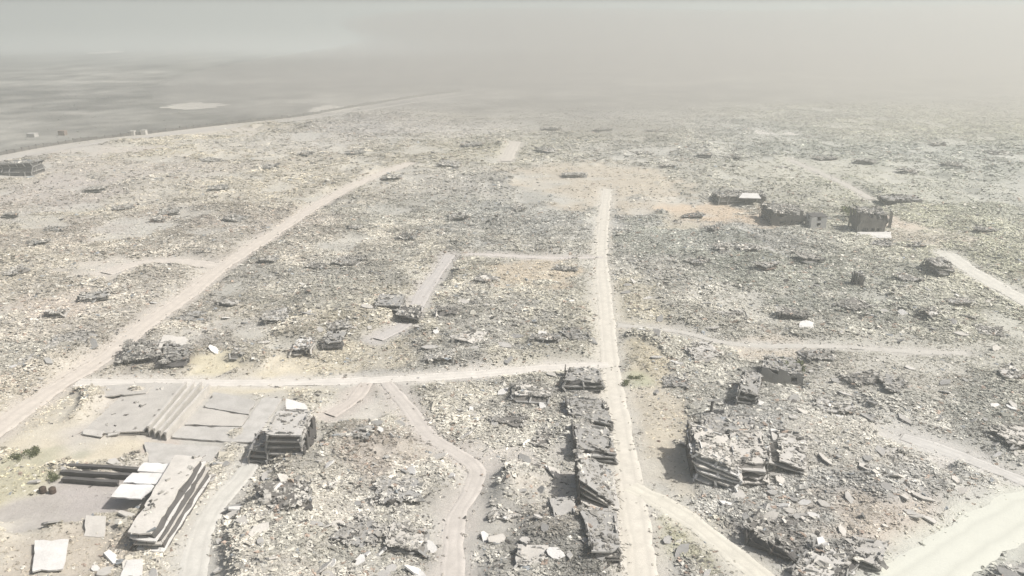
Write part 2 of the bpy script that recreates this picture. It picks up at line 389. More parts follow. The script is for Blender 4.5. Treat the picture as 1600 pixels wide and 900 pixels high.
# ------------------------------------------------------------------ broken slabs and collapsed buildings
ROOF_PTS = []      # (x, y, z, tone) where loose debris lies on slabs
def perimeter(c4, step, jag, r):
    """jagged outline between four corners; returns bilinear (u, v) inward-shifted points"""
    pts = []
    for k in range(4):
        a, b_ = c4[k], c4[(k + 1) % 4]; cen = sum(c4, Vector()) / 4
        n = max(2, int((b_ - a).length / step))
        for j in range(n):
            p = a.lerp(b_, j / n)
            q = r.random()
            pull = jag * (r.random() * 0.6 + (2.2 * r.random() if q < 0.16 else 0))
            if j == 0: pull = jag * r.random() * 2.0
            dv = cen - p
            L = dv.length
            pts.append(p + dv * min(pull / max(L, .1), 0.6))
    return pts
def plate_mesh(name, top, t, mat, parent, off):
    """slab from a top outline (world points) and thickness"""
    n = len(top)
    cen = sum(top, Vector()) / n
    V = [p - off for p in top] + [p - off - Vector((0, 0, t)) for p in top] + [cen - off, cen - off - Vector((0, 0, t))]
    F = [(2 * n, i, (i + 1) % n) for i in range(n)] + [(2 * n + 1, n + (i + 1) % n, n + i) for i in range(n)]
    F += [(i, n + i, n + (i + 1) % n, (i + 1) % n) for i in range(n)]
    return mesh_obj(name, V, F, mat, parent)
def ccw(c4):
    a = sum(c4[i].x * c4[(i + 1) % 4].y - c4[(i + 1) % 4].x * c4[i].y for i in range(4))
    return c4 if a > 0 else c4[::-1]
def box_between(name, lo4, hi4, mat, parent, off, r, jit=0.25):
    """lumpy block between two quads (crushed masonry filling a collapsed storey)"""
    V, F = [], []
    rows = []
    for lev, q in ((0, lo4), (0.5, None), (1, hi4)):
        c = q if q else [(a + b_) / 2 for a, b_ in zip(lo4, hi4)]
        ring = []
        for k in range(4):
            a, b_ = c[k], c[(k + 1) % 4]; n = max(2, min(9, int((b_ - a).length / 1.3)))
            for j in range(n):
                p = a.lerp(b_, j / n); ring.append(p + Vector((r.uniform(-1, 1), r.uniform(-1, 1), 0)) * jit)
        rows.append(ring)
    n = min(len(x) for x in rows)
    for ring in rows: V += [p - off for p in ring[:n]]
    for l in range(2):
        for i in range(n): F.append((l * n + i, l * n + (i + 1) % n, (l + 1) * n + (i + 1) % n, (l + 1) * n + i))
    F.append(tuple(range(2 * n, 3 * n)))
    return mesh_obj(name, V, F, mat, parent)
def inset(c4, d):
    cen = sum(c4, Vector()) / 4
    return [p + (cen - p).normalized() * d for p in c4]
def post(name, p0, p1, w, mat, parent, off):
    d = (p1 - p0).normalized(); s = d.orthogonal().normalized() * w / 2; q = d.cross(s).normalized() * w / 2
    V = [p - off for p in (p0 + s + q, p0 - s + q, p0 - s - q, p0 + s - q, p1 + s * .9 + q, p1 - s + q * .9, p1 - s - q, p1 + s - q)]
    return mesh_obj(name, V, [(0, 3, 2, 1), (4, 5, 6, 7), (0, 1, 5, 4), (1, 2, 6, 5), (2, 3, 7, 6), (3, 0, 4, 7)], mat, parent)

def pancake(name, label, cat, foot, floors=3, gap=0.9, t=0.28, shift=(0, 0), tilt=(0, 0, 0, 0), mats=('light',), roof=None,
            infill='infill', jag=0.35, seed=0, group=None, z0=None, columns=True, debris=0.5, inset_d=0.9, fan=None, drop=0.0, walls=(), wallmat='mid'):
    """storeys of a building fallen flat on each other; foot = four world points, front-left first"""
    r = random.Random(seed * 77 + 5)
    foot = ccw([Vector((p.x, p.y, 0)) for p in foot])
    cen = sum(foot, Vector()) / 4
    zb = (min(gz(p.x, p.y) for p in foot + [cen]) if z0 is None else z0) - 0.1
    root = empty(name, (cen.x, cen.y, zb)); tag(root, label, cat, group)
    off = Vector((cen.x, cen.y, zb))
    prev = None
    for i in range(floors):
        f = (i + 1) / floors
        z = zb + (i + 1) * (gap + t) + drop
        c4 = []
        for k, p in enumerate(foot):
            j = Vector((r.uniform(-1, 1), r.uniform(-1, 1), 0)) * 0.35 * (jag / 0.35)
            zz = z + tilt[k] * f + r.uniform(-0.12, 0.12) * (gap / 0.9)
            if fan: zz = zb + 0.5 + (z - zb - 0.5) * fan[k] + i * t * 1.05
            c4.append(p + j + Vector((shift[0] * (floors - 1 - i), shift[1] * (floors - 1 - i), zz - p.z)))
        top = i == floors - 1
        mt = M[roof] if top and roof else M[mats[i % len(mats)]]
        plate_mesh('roof_slab' if top else 'floor_slab', perimeter(c4, 1.3, jag * (1.3 if top else 0.8), r), t, mt, root, off)
        under = [p - Vector((0, 0, t)) for p in c4]
        low = prev if prev else [Vector((p.x, p.y, zb - 0.3)) for p in c4]
        box_between('crushed_storey', inset(low, inset_d), inset(under, inset_d), M[infill], root, off, r)  # dark infill colour paints part of the shade in the gap
        if columns:
            lo, hi = inset(low, 0.45), inset(under, 0.45)
            for k in range(4):
                n = max(1, int((lo[(k + 1) % 4] - lo[k]).length / 3.6))
                for j in range(n):
                    if r.random() < 0.22: continue
                    a = lo[k].lerp(lo[(k + 1) % 4], j / n); b_ = hi[k].lerp(hi[(k + 1) % 4], j / n)
                    post('column', a - Vector((0, 0, .1)), b_ + Vector((r.uniform(-.3, .3), r.uniform(-.3, .3), 0.1)), 0.36, M[mats[0]], root, off)
        prev = c4
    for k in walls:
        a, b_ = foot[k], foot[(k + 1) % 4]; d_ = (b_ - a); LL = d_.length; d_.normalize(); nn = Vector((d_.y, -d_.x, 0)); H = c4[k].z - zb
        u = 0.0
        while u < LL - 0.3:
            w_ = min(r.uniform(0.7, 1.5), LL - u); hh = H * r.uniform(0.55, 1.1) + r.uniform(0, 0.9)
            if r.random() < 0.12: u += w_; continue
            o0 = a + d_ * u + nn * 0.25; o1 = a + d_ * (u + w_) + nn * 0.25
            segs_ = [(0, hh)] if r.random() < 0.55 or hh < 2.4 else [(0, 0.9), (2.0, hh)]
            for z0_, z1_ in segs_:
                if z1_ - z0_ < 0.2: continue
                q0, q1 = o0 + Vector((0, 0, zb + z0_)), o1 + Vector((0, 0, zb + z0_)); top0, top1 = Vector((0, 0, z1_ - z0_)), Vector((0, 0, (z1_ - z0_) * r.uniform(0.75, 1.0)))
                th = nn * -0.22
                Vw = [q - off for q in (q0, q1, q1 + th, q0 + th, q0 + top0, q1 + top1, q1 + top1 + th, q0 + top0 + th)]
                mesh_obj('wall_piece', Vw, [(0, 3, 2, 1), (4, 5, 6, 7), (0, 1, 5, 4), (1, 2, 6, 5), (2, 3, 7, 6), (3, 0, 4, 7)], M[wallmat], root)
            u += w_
    if not group:
        for sl in [c_ for c_ in root.children if c_.name.startswith(('roof_slab', 'floor_slab'))]:
            vs_ = [v.co for v in sl.data.vertices]; nn_ = (len(vs_) - 2) // 2; Vr, Fr = [], []
            for q in range(nn_):
                if r.random() < 0.55: continue
                p = vs_[q] - Vector((0, 0, t * 0.5)); out_ = Vector((p.x, p.y, 0)).normalized()
                e_ = p + out_ * r.uniform(0.4, 1.2) + Vector((r.uniform(-.4, .4), r.uniform(-.4, .4), r.uniform(-0.7, 0.35))); s_ = 0.035
                i_ = len(Vr); Vr += [p + Vector((-s_, 0, -s_)), p + Vector((s_, 0, -s_)), p + Vector((0, 0, s_)), e_ + Vector((-s_, 0, -s_)), e_ + Vector((s_, 0, -s_)), e_ + Vector((0, 0, s_))]
                Fr += [(i_, i_ + 1, i_ + 4, i_ + 3), (i_ + 1, i_ + 2, i_ + 5, i_ + 4), (i_ + 2, i_, i_ + 3, i_ + 5)]
            if Vr: mesh_obj('rebar', Vr, Fr, M['steel'], sl)['kind'] = 'stuff'
    if columns and not group:
        slab_o = [c_ for c_ in root.children if c_.name.startswith('roof_slab')][0]
        for k in range(4):
            for _ in range(2):
                u0 = r.uniform(0.05, 0.7); u1 = u0 + r.uniform(0.12, 0.25)
                a, b_ = inset(c4, jag * 1.6 + 0.3)[k], inset(c4, jag * 1.6 + 0.3)[(k + 1) % 4]
                pa, pb = a.lerp(b_, u0), a.lerp(b_, u1); hh = r.uniform(0.25, 0.7)
                d_ = (pb - pa).normalized(); s_ = Vector((-d_.y, d_.x, 0)) * 0.1; dn = Vector((0, 0, 0.12))
                Vp = [q - off for q in (pa - s_ - dn, pb - s_ - dn, pb + s_ - dn, pa + s_ - dn, pa - s_ + Vector((0, 0, hh)), pb - s_ + Vector((0, 0, hh * r.uniform(.3, 1))), pb + s_ + Vector((0, 0, hh * .6)), pa + s_ + Vector((0, 0, hh)))]
                mesh_obj('parapet', Vp, [(0, 3, 2, 1), (4, 5, 6, 7), (0, 1, 5, 4), (1, 2, 6, 5), (2, 3, 7, 6), (3, 0, 4, 7)], M[mats[0]], slab_o)
    area = ((c4[1] - c4[0]).length * (c4[3] - c4[0]).length)
    for _ in range(int(area * debris)):
        u, v = r.random(), r.random()
        p = c4[0].lerp(c4[1], u).lerp(c4[3].lerp(c4[2], u), v); ROOF_PTS.append((p.x, p.y, p.z + 0.05))
    return root

def q4(fl, fr, br, bl): return [G(*fl), G(*fr), G(*br), G(*bl)]

# ---- the slab compound at the lower left
pancake('collapsed_building', 'low grey roof fallen flat beside the diagonal road, left of the ribbed strips', 'building',
        q4((122, 682), (228, 682), (290, 606), (212, 602)), 2, 0.35, 0.26, (0.2, -0.1), (-0.7, 0.3, 0.3, -0.3), ('pale', 'light'), 'pale', 'dark', seed=1, jag=0.25, columns=False, debris=0.07, inset_d=1.0)
pancake('collapsed_building', 'long narrow fallen building with pale ramp-like roof, striped edges beside the yard track', 'building',
        q4((202, 868), (240, 872), (322, 748), (276, 746)), 4, 0.68, 0.28, (0.42, -0.05), (0.1, 0, 0.7, 0.7), ('white', 'pale'), 'pale', 'dark', seed=2, jag=0.4, columns=False, debris=0.25, inset_d=1.1)
def lone_slab(name, label, cat, tops, t, mat, group=None, jag=0.25, seed=0, z=None):
    """one broken slab; tops = four (px, py, height)"""
    r = random.Random(seed + 900)
    c4 = ccw([G(a, b_, h) for a, b_, h in tops]); per = perimeter(c4, 1.1, jag, r)
    cen = sum(c4, Vector()) / 4; off = Vector((cen.x, cen.y, min(p.z for p in c4) - t))
    o = plate_mesh(name, per, t, M[mat], None, off); o.location = off
    return tag(o, label, cat, group)
lone_slab('roofing_sheet', 'white roofing sheet, uppermost of the three stepped beside the ramp roof', 'panel', [(212, 736, 3.6), (262, 739, 3.4), (270, 723, 3.7), (224, 722, 3.8)], 0.22, 'sheet', 'stepped white roof panels', seed=1)
lone_slab('roofing_sheet', 'white roofing sheet, middle of the three stepped beside the ramp roof', 'panel', [(190, 754, 3.2), (247, 757, 3.0), (259, 739, 3.3), (206, 738, 3.4)], 0.22, 'sheet', 'stepped white roof panels', seed=2)
lone_slab('roofing_sheet', 'white roofing sheet, lowest of the three stepped beside the ramp roof', 'panel', [(172, 776, 2.7), (222, 781, 2.6), (246, 757, 2.9), (188, 756, 3.0)], 0.22, 'sheet', 'stepped white roof panels', seed=3)
lone_slab('concrete_plate', 'raised pale slab with a dark shadow line under its front edge, by the dirt junction', 'slab', [(159, 620, 1.1), (228, 614, 1.2), (247, 597, 0.9), (163, 602, 0.7)], 0.25, 'pale', seed=4)
lone_slab('concrete_plate', 'flat roof piece right of the ribbed strips, nearest the cross road', 'slab', [(318, 636, 0.8), (390, 648, 0.6), (402, 626, 0.7), (334, 612, 1.0)], 0.3, 'light', seed=5, jag=0.3)
lone_slab('concrete_plate', 'wedge-shaped flat roof piece right of the ribbed strips, the middle one of three', 'slab', [(286, 664, 0.7), (378, 666, 0.5), (389, 649, 0.7), (317, 637, 0.9)], 0.3, 'pale', seed=55, jag=0.35)
lone_slab('concrete_plate', 'flat roof piece right of the ribbed strips, nearest the long pale ramp roof', 'slab', [(264, 683, 0.55), (366, 691, 0.5), (377, 667, 0.55), (285, 665, 0.6)], 0.3, 'light', seed=56, jag=0.35)
lone_slab('concrete_plate', 'smooth light slab between the striped stack and the white roof panels', 'slab', [(232, 722, 0.45), (326, 728, 0.35), (346, 698, 0.45), (224, 690, 0.6)], 0.25, 'light', seed=6)
lone_slab('concrete_plate', 'long smooth grey slab strip leaning beside the layered grey building', 'slab', [(362, 690, 0.5), (397, 691, 0.45), (441, 622, 0.5), (411, 621, 0.5)], 0.3, 'light', seed=7, jag=0.15)
lone_slab('concrete_plate', 'square cream slab lying flat at the bottom left of the grey lot', 'slab', [(50, 893, 1.2), (100, 890, 1.1), (108, 841, 1.3), (54, 844, 1.3)], 0.25, 'white', seed=8, jag=0.2)
lone_slab('concrete_plate', 'small white slab poking out of the rubble below the ramp roof', 'slab', [(184, 905, 0.9), (223, 905, 0.7), (223, 873, 1.2), (198, 874, 1.3)], 0.3, 'white', seed=9, jag=0.2)
lone_slab('concrete_plate', 'curled slab edge with black shadow in front of the flat grey roof', 'slab', [(128, 678, 0.5), (160, 683, 0.6), (163, 673, 0.9), (130, 670, 0.7)], 0.2, 'pale', seed=10, jag=0.12)
lone_slab('concrete_plate', 'small tilted slab beside the curled slab edge', 'slab', [(166, 682, 0.4), (186, 678, 0.8), (190, 671, 1.0), (168, 674, 0.7)], 0.2, 'pale', seed=11, jag=0.12)

def room(name, label, cat, foot, h, mat, roofmat, holes=1, seed=0, group=None, base=None, roof_over=0.25):
    """small standing block: four walls with recessed openings, roof slab"""
    r = random.Random(seed); foot = ccw([Vector((p.x, p.y, 0)) for p in foot]); cen = sum(foot, Vector()) / 4
    zb = min(gz(p.x, p.y) for p in foot) - 0.15
    root = empty(name, (cen.x, cen.y, zb)); tag(root, label, cat, group); off = Vector((cen.x, cen.y, zb))
    T = 0.25
    for k in range(4):
        a, b_ = foot[k], foot[(k + 1) % 4]; d = (b_ - a); L = d.length; d.normalize(); nrm = Vector((d.y, -d.x, 0))
        a = a + d * (T if k % 2 else 0); L2 = L - (2 * T if k % 2 else 0)
        # openings as gaps between piers
        ops = []
        nn = holes if L2 > 2.4 else 0
        for j in range(nn):
            c_ = L2 * (j + 0.5) / nn; w = min(1.4, L2 / nn * 0.45); ops.append((c_ - w / 2, c_ + w / 2, 0.9, min(h - 0.5, 2.2)))
            if h > 5: pass
        us = sorted({0, L2, *[o[0] for o in ops], *[o[1] for o in ops]})
        V, F = [], []
        def cub(u0, u1, z0_, z1_):
            s = len(V)
            for z in (z0_, z1_):
                for u, w in ((u0, 0), (u1, 0), (u1, T), (u0, T)): V.append(a + d * u - nrm * w + Vector((0, 0, zb + z)) - off - Vector((0, 0, 0)))
            F.extend([(s, s + 3, s + 2, s + 1), (s + 4, s + 5, s + 6, s + 7), (s, s + 1, s + 5, s + 4), (s + 1, s + 2, s + 6, s + 5), (s + 2, s + 3, s + 7, s + 6), (s + 3, s, s + 4, s + 7)])
        for u0, u1 in zip(us[:-1], us[1:]):
            o = next((o for o in ops if abs(o[0] - u0) < 1e-6), None)
            if o is None: cub(u0, u1, 0, h)
            else:
                z = 0.0
                lev = 0
                while z < h - 2.0:
                    cub(u0, u1, z, z + 0.9); z += 2.3
                    lev += 1
                cub(u0, u1, z, h) if z < h else None
        for i, v in enumerate(V): V[i] = Vector(v)
        mesh_obj('wall', V, F, M[mat], root)
    rt = [p + (p - cen).normalized() * roof_over + Vector((0, 0, zb + h + 0.25)) for p in foot]
    plate_mesh('roof_slab', perimeter(rt, 1.4, 0.12, r), 0.25, M[roofmat], root, off)
    fl = [p + Vector((0, 0, zb + 0.2)) for p in foot]
    plate_mesh('floor_slab', inset(fl, 0.4), 0.2, M['infill'], root, off)
    return root
lone_slab('concrete_plate', 'small square pale slab propped at the edge of the flat grey lot', 'slab', [(130, 838, 0.5), (164, 840, 0.6), (166, 806, 1.7), (134, 804, 1.6)], 0.3, 'pale', seed=12, jag=0.15)
def beam(a, b_, z, w, mat, label, group='long beams on the grey lot'):
    p, q = G(*a, z), G(*b_, z); d_ = (q - p); LL = d_.length; root = Vector((p.x, p.y, 0))
    V, F = [], []; r = random.Random(int(a[1])); n_ = 9
    d_.normalize(); s_ = Vector((-d_.y, d_.x, 0)) * w / 2
    for i in range(n_):
        c_ = p + d_ * LL * i / (n_ - 1) + Vector((0, r.uniform(-.07, .07), r.uniform(-.06, .06)))
        for sx, zz in ((-1, 0), (1, 0), (1, -0.45), (0.35, -0.5), (0.35, -z - .2), (-0.35, -z - .2), (-0.35, -0.5), (-1, -0.45)): V.append(c_ + s_ * sx + Vector((0, 0, zz)) - root)
        if i:
            k_ = (i - 1) * 8
            for j in range(8): F.append((k_ + j, k_ + (j + 1) % 8, k_ + 8 + (j + 1) % 8, k_ + 8 + j))
    F += [tuple(range(8)), tuple(range(8 * n_ - 1, 8 * n_ - 9, -1))]
    o = mesh_obj('long_beam', V, F, M[mat]); o.location = root; tag(o, label, 'beam', group)
beam((92, 724), (216, 731), 1.3, 0.8, 'dark', 'long dark beam, farthest of three parallel ones left of the white sheets')
beam((95, 735), (207, 741), 1.2, 0.8, 'dark', 'long dark beam, middle of three parallel ones left of the white sheets')
beam((97, 746), (184, 752), 1.1, 0.8, 'dark', 'long dark beam, nearest of three parallel ones left of the white sheets')

for (a, b_, z), w_ in zip([((231, 666), (290, 596), 2.3), ((240, 669), (302, 596), 2.2), ((249, 672), (314, 597), 2.1), ((258, 675), (326, 600), 2.0)],
                          ('first from the left', 'second from the left', 'third from the left', 'rightmost')):
    beam(a, b_, z, 0.55, 'pale', 'long pale concrete strip, ' + w_ + ' of the ribbed bundle on the flat roof', 'ribbed bundle of pale strips')

# ---- the layered building in the middle left
pancake('collapsed_building', 'tall layered grey building beside the smooth slab strip', 'building',
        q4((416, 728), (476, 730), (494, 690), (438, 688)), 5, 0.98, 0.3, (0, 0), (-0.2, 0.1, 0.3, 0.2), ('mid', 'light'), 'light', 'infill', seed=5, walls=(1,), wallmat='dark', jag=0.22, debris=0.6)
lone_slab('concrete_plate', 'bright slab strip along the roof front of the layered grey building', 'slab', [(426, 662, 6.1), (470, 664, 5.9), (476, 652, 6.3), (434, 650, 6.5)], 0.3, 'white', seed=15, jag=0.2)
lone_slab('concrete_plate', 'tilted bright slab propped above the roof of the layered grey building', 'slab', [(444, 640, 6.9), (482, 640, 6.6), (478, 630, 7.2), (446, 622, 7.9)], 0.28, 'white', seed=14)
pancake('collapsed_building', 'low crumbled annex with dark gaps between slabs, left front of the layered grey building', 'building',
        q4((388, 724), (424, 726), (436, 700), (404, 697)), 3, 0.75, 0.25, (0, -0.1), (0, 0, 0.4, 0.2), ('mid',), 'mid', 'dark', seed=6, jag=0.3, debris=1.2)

# ---- the row of ruins along the left of the main road
pancake('collapsed_building', 'ruin with two dark slots at the corner of cross road and main road', 'building',
        q4((880, 616), (944, 616), (938, 594), (884, 594)), 3, 0.75, 0.26, (0, -0.1), (0.3, 0.1, 0, 0.2), ('mid',), 'mid', 'dark', seed=7, walls=(3,), wallmat='dark', jag=0.5, debris=1.2)  # left walls of this row coloured dark to paint their shaded side
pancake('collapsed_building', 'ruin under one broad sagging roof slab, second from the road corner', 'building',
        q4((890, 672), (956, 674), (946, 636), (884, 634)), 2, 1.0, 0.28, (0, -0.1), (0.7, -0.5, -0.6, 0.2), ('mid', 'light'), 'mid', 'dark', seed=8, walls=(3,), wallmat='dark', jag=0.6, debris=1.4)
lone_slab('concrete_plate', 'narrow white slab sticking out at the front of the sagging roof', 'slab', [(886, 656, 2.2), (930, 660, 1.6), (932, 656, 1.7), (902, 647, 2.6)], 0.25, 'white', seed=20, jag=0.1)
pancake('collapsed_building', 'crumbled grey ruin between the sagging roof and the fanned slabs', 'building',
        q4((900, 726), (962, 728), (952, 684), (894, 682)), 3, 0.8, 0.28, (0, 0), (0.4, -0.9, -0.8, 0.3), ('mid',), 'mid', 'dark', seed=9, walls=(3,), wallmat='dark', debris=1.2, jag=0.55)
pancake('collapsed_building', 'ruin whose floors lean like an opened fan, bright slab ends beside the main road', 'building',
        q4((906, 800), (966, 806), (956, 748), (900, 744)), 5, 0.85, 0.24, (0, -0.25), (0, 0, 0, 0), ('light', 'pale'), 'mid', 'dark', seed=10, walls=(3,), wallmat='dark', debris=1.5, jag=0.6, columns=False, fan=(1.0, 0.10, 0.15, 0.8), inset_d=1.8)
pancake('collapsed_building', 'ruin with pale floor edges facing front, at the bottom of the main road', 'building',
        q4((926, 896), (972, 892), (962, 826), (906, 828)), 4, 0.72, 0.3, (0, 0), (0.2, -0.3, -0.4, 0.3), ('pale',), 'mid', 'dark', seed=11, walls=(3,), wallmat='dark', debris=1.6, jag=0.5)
lone_slab('broken_wall', 'upright dark-edged wall fragment at the bottom, left of the row of ruins', 'wall', [(862, 905, 0.6), (869, 905, 0.6), (862, 866, 2.6), (855, 866, 2.6)], 0.9, 'mid', seed=21, jag=0.1)
pancake('collapsed_building', 'low layered ruin of thin broken slabs at the bottom, left of the upright wall fragment', 'building',
        q4((800, 905), (856, 908), (856, 872), (812, 868)), 2, 0.4, 0.22, (0, 0), (0, 0, .3, .2), ('light', 'pale'), 'pale', 'dark', seed=12, debris=0.7, jag=0.5)
pancake('collapsed_building', 'low heap of thin stacked slabs between the upright wall fragment and the bottom ruin', 'building',
        q4((868, 880), (908, 884), (900, 800), (858, 796)), 3, 0.3, 0.2, (0, -0.4), (0, 0.3, .5, .2), ('light', 'mid'), 'light', 'infill', seed=13, debris=0.7, jag=0.7)

# ---- the ruins right of the main road
pancake('collapsed_building', 'big bright ruin of many thin storeys, black left face, right of main road', 'building',
        q4((1082, 752), (1150, 768), (1150, 716), (1072, 704)), 6, 0.6, 0.28, (0.05, -0.3), (0.3, -1.6, -1.2, 0.5), ('white', 'pale'), 'pale', 'mid', seed=14, walls=(3,), wallmat='dark', debris=1.8, jag=0.85)  # dark left wall: shade put into the wall colour
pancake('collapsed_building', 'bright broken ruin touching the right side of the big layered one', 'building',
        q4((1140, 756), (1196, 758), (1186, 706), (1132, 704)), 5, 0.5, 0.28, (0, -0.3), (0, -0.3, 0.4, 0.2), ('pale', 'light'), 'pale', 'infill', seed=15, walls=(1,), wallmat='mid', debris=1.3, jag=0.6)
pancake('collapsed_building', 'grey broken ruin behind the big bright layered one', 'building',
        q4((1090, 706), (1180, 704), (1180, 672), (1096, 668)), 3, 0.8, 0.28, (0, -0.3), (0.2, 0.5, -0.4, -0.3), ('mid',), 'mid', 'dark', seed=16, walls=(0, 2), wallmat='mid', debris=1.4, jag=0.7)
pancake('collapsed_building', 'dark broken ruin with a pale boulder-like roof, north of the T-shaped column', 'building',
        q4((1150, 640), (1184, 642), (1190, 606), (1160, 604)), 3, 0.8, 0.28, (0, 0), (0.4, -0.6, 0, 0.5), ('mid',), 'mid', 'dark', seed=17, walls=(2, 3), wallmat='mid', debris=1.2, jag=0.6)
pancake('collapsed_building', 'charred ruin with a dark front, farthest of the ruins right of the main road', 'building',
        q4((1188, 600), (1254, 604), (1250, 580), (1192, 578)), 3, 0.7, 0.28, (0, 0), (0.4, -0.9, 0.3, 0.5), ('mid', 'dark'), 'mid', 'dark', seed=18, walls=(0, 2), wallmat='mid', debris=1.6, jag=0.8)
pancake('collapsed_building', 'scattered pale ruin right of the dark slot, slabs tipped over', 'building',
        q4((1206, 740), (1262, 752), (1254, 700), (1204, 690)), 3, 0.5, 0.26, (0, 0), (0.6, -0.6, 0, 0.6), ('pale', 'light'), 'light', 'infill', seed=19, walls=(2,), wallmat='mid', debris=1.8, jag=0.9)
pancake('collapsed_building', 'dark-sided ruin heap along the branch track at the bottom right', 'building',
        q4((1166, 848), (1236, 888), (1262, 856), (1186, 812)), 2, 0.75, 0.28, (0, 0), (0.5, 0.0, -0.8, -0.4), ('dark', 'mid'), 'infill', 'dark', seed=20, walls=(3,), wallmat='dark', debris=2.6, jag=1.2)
pancake('collapsed_building', 'ruin at the bottom edge with a sloping pale roof and dark front', 'building',
        q4((1236, 912), (1300, 930), (1338, 880), (1272, 866)), 2, 0.7, 0.28, (0, 0), (0.3, -0.6, 0.1, 0.5), ('mid',), 'light', 'dark', seed=21, walls=(3,), wallmat='mid', debris=1.8, jag=1.0)
pancake('collapsed_building', 'dark low ruin with pale top slabs left of the wide pale road', 'building',
        q4((1318, 882), (1376, 900), (1388, 868), (1326, 852)), 2, 0.7, 0.28, (0, 0), (0.3, -0.4, 0.3, 0.5), ('mid', 'dark'), 'light', 'dark', seed=22, debris=1.4, jag=0.7)

def tcolumn(px, py, h, label):
    p = G(px, py); p.z = gz(p.x, p.y) - 0.2
    root = empty('broken_column', p); tag(root, label, 'column')
    post('shaft', p, p + Vector((0.1, 0, h)), 0.45, M['dark'], root, p)
    post('cross_beam', p + Vector((-0.9, 0, h + 0.12)), p + Vector((1.7, 0.1, h + 0.3)), 0.4, M['mid'], root, p)
    post('base_block', p + Vector((-1.0, 0, 0.25)), p + Vector((0.8, 0, 0.45)), 0.8, M['dark'], root, p)
tcolumn(1110, 655, 2.9, 'dark T-shaped broken column standing behind the big bright layered ruin')

# ---- ruins and standing blocks farther out (pixel of front left / front right / depth m / storeys ...)
def block_px(x0, x1, y, depth):
    a, b_ = G(x0, y), G(x1, y); n = Vector((0, depth, 0)); return [a, b_, b_ + n, a + n]
pancake('shell_building', 'dark broken block with shaded front standing behind a long white slab, far right', 'building', block_px(1340, 1390, 366, 9), 3, 2.1, 0.3, (0, 0), (0.4, -0.9, 0.3, 0.5), ('mid', 'dark'), 'mid', 'infill', seed=71, jag=1.0, debris=1.6, inset_d=1.2, walls=(0, 3), wallmat='infill')  # front and left walls carry shade in their dark colour
lone_slab('concrete_plate', 'long white slab lying before the dark broken block', 'slab', [(1338, 371, 0.8), (1394, 372, 0.7), (1392, 361, 1.0), (1340, 361, 1.0)], 0.8, 'white', seed=31)
room('white_house', 'small white house with a dark roof left of the dark broken block', 'house', block_px(1266, 1290, 359, 6), 4.6, 'white', 'dark', holes=1, seed=2)
pancake('collapsed_building', 'dark slumped ruin left of the small white house', 'building', block_px(1204, 1258, 354, 14), 3, 1.2, 0.3, (0, 0), (1.2, -1.0, 0.6, 1.5), ('mid', 'dark'), 'infill', 'infill', seed=31, walls=(0,), wallmat='infill', jag=1.2, debris=1.6)
pancake('collapsed_building', 'long dark ruin with a white roof piece at the far right', 'building', block_px(1122, 1200, 321, 12), 2, 1.4, 0.3, (0, 0), (0.3, 0.3, 0.6, 0), ('mid',), 'infill', 'infill', seed=32, jag=1.1, debris=1.6)
lone_slab('roofing_sheet', 'bright white roof piece on the long dark ruin at the far right', 'panel', [(1154, 309, 4.4), (1190, 310, 4.2), (1184, 302, 4.8), (1160, 301, 4.8)], 0.3, 'white', seed=33)
pancake('collapsed_building', 'dark low ruin behind the dark broken block', 'building', block_px(1385, 1445, 326, 10), 2, 1.1, 0.3, (0, 0), (0.3, 0.3, 0.6, 0), ('dark', 'mid'), 'mid', 'dark', seed=33, jag=0.8)
pancake('collapsed_building', 'ruin with stacked grey floors at the head of the upper eastern track', 'building', block_px(1458, 1490, 440, 9), 3, 0.8, 0.3, (0, -0.6), (0.5, -0.6, 0.2, 0.3), ('mid', 'light'), 'mid', 'infill', seed=34, jag=1.1, debris=2.0)
pancake('ruined_stub', 'small dark stump of a building standing alone in the rubble, right of the main road', 'ruin', block_px(1336, 1352, 450, 3), 2, 1.5, 0.28, (0, 0), (0.2, -0.5, 0.2, 0.4), ('mid',), 'mid', 'dark', seed=72, jag=0.4, debris=1.5, inset_d=0.5, walls=(0, 3), wallmat='infill')
pancake('collapsed_building', 'fallen dark ruin with black horizontal gaps, left of the short lane', 'building', block_px(585, 626, 496, 9), 3, 0.8, 0.28, (0, -0.3), (0.1, 0.1, 0.3, 0.2), ('mid',), 'mid', 'dark', seed=35, jag=0.4)
pancake('collapsed_building', 'dark rounded ruin heap beside the one with black gaps', 'building', block_px(622, 656, 506, 8), 2, 0.9, 0.28, (0, 0), (0.4, -0.6, 0.3, 0.2), ('dark',), 'dark', 'dark', seed=36, jag=0.9, debris=1.5)
pancake('collapsed_building', 'charred ruin over a dark pit beside the diagonal road junction', 'building', q4((186, 580), (238, 578), (242, 552), (206, 550)), 2, 0.9, 0.28, (0, 0), (-0.4, 0.2, 1.0, 0.4), ('dark', 'mid'), 'dark', 'dark', seed=37, jag=1.4, debris=3.0)
pancake('collapsed_building', 'charred broken ruin right of the dark pit by the junction', 'building', q4((244, 582), (292, 580), (300, 556), (254, 554)), 2, 0.8, 0.28, (0, 0), (-0.4, 0.2, 0.6, 0.9), ('dark', 'mid'), 'mid', 'dark', seed=38, jag=1.4, debris=3.0)
lone_slab('concrete_plate', 'big pale tilted slab above the dark pit by the diagonal road junction', 'slab', [(240, 556, 1.6), (284, 560, 1.2), (296, 526, 1.8), (254, 522, 2.4)], 0.35, 'pale', seed=39, jag=0.6)
lone_slab('concrete_plate', 'pale boulder-like slab lying in the dark pit', 'slab', [(200, 572, 1.2), (222, 574, 0.8), (228, 560, 1.8), (206, 556, 2.0)], 0.6, 'light', seed=40, jag=0.6)
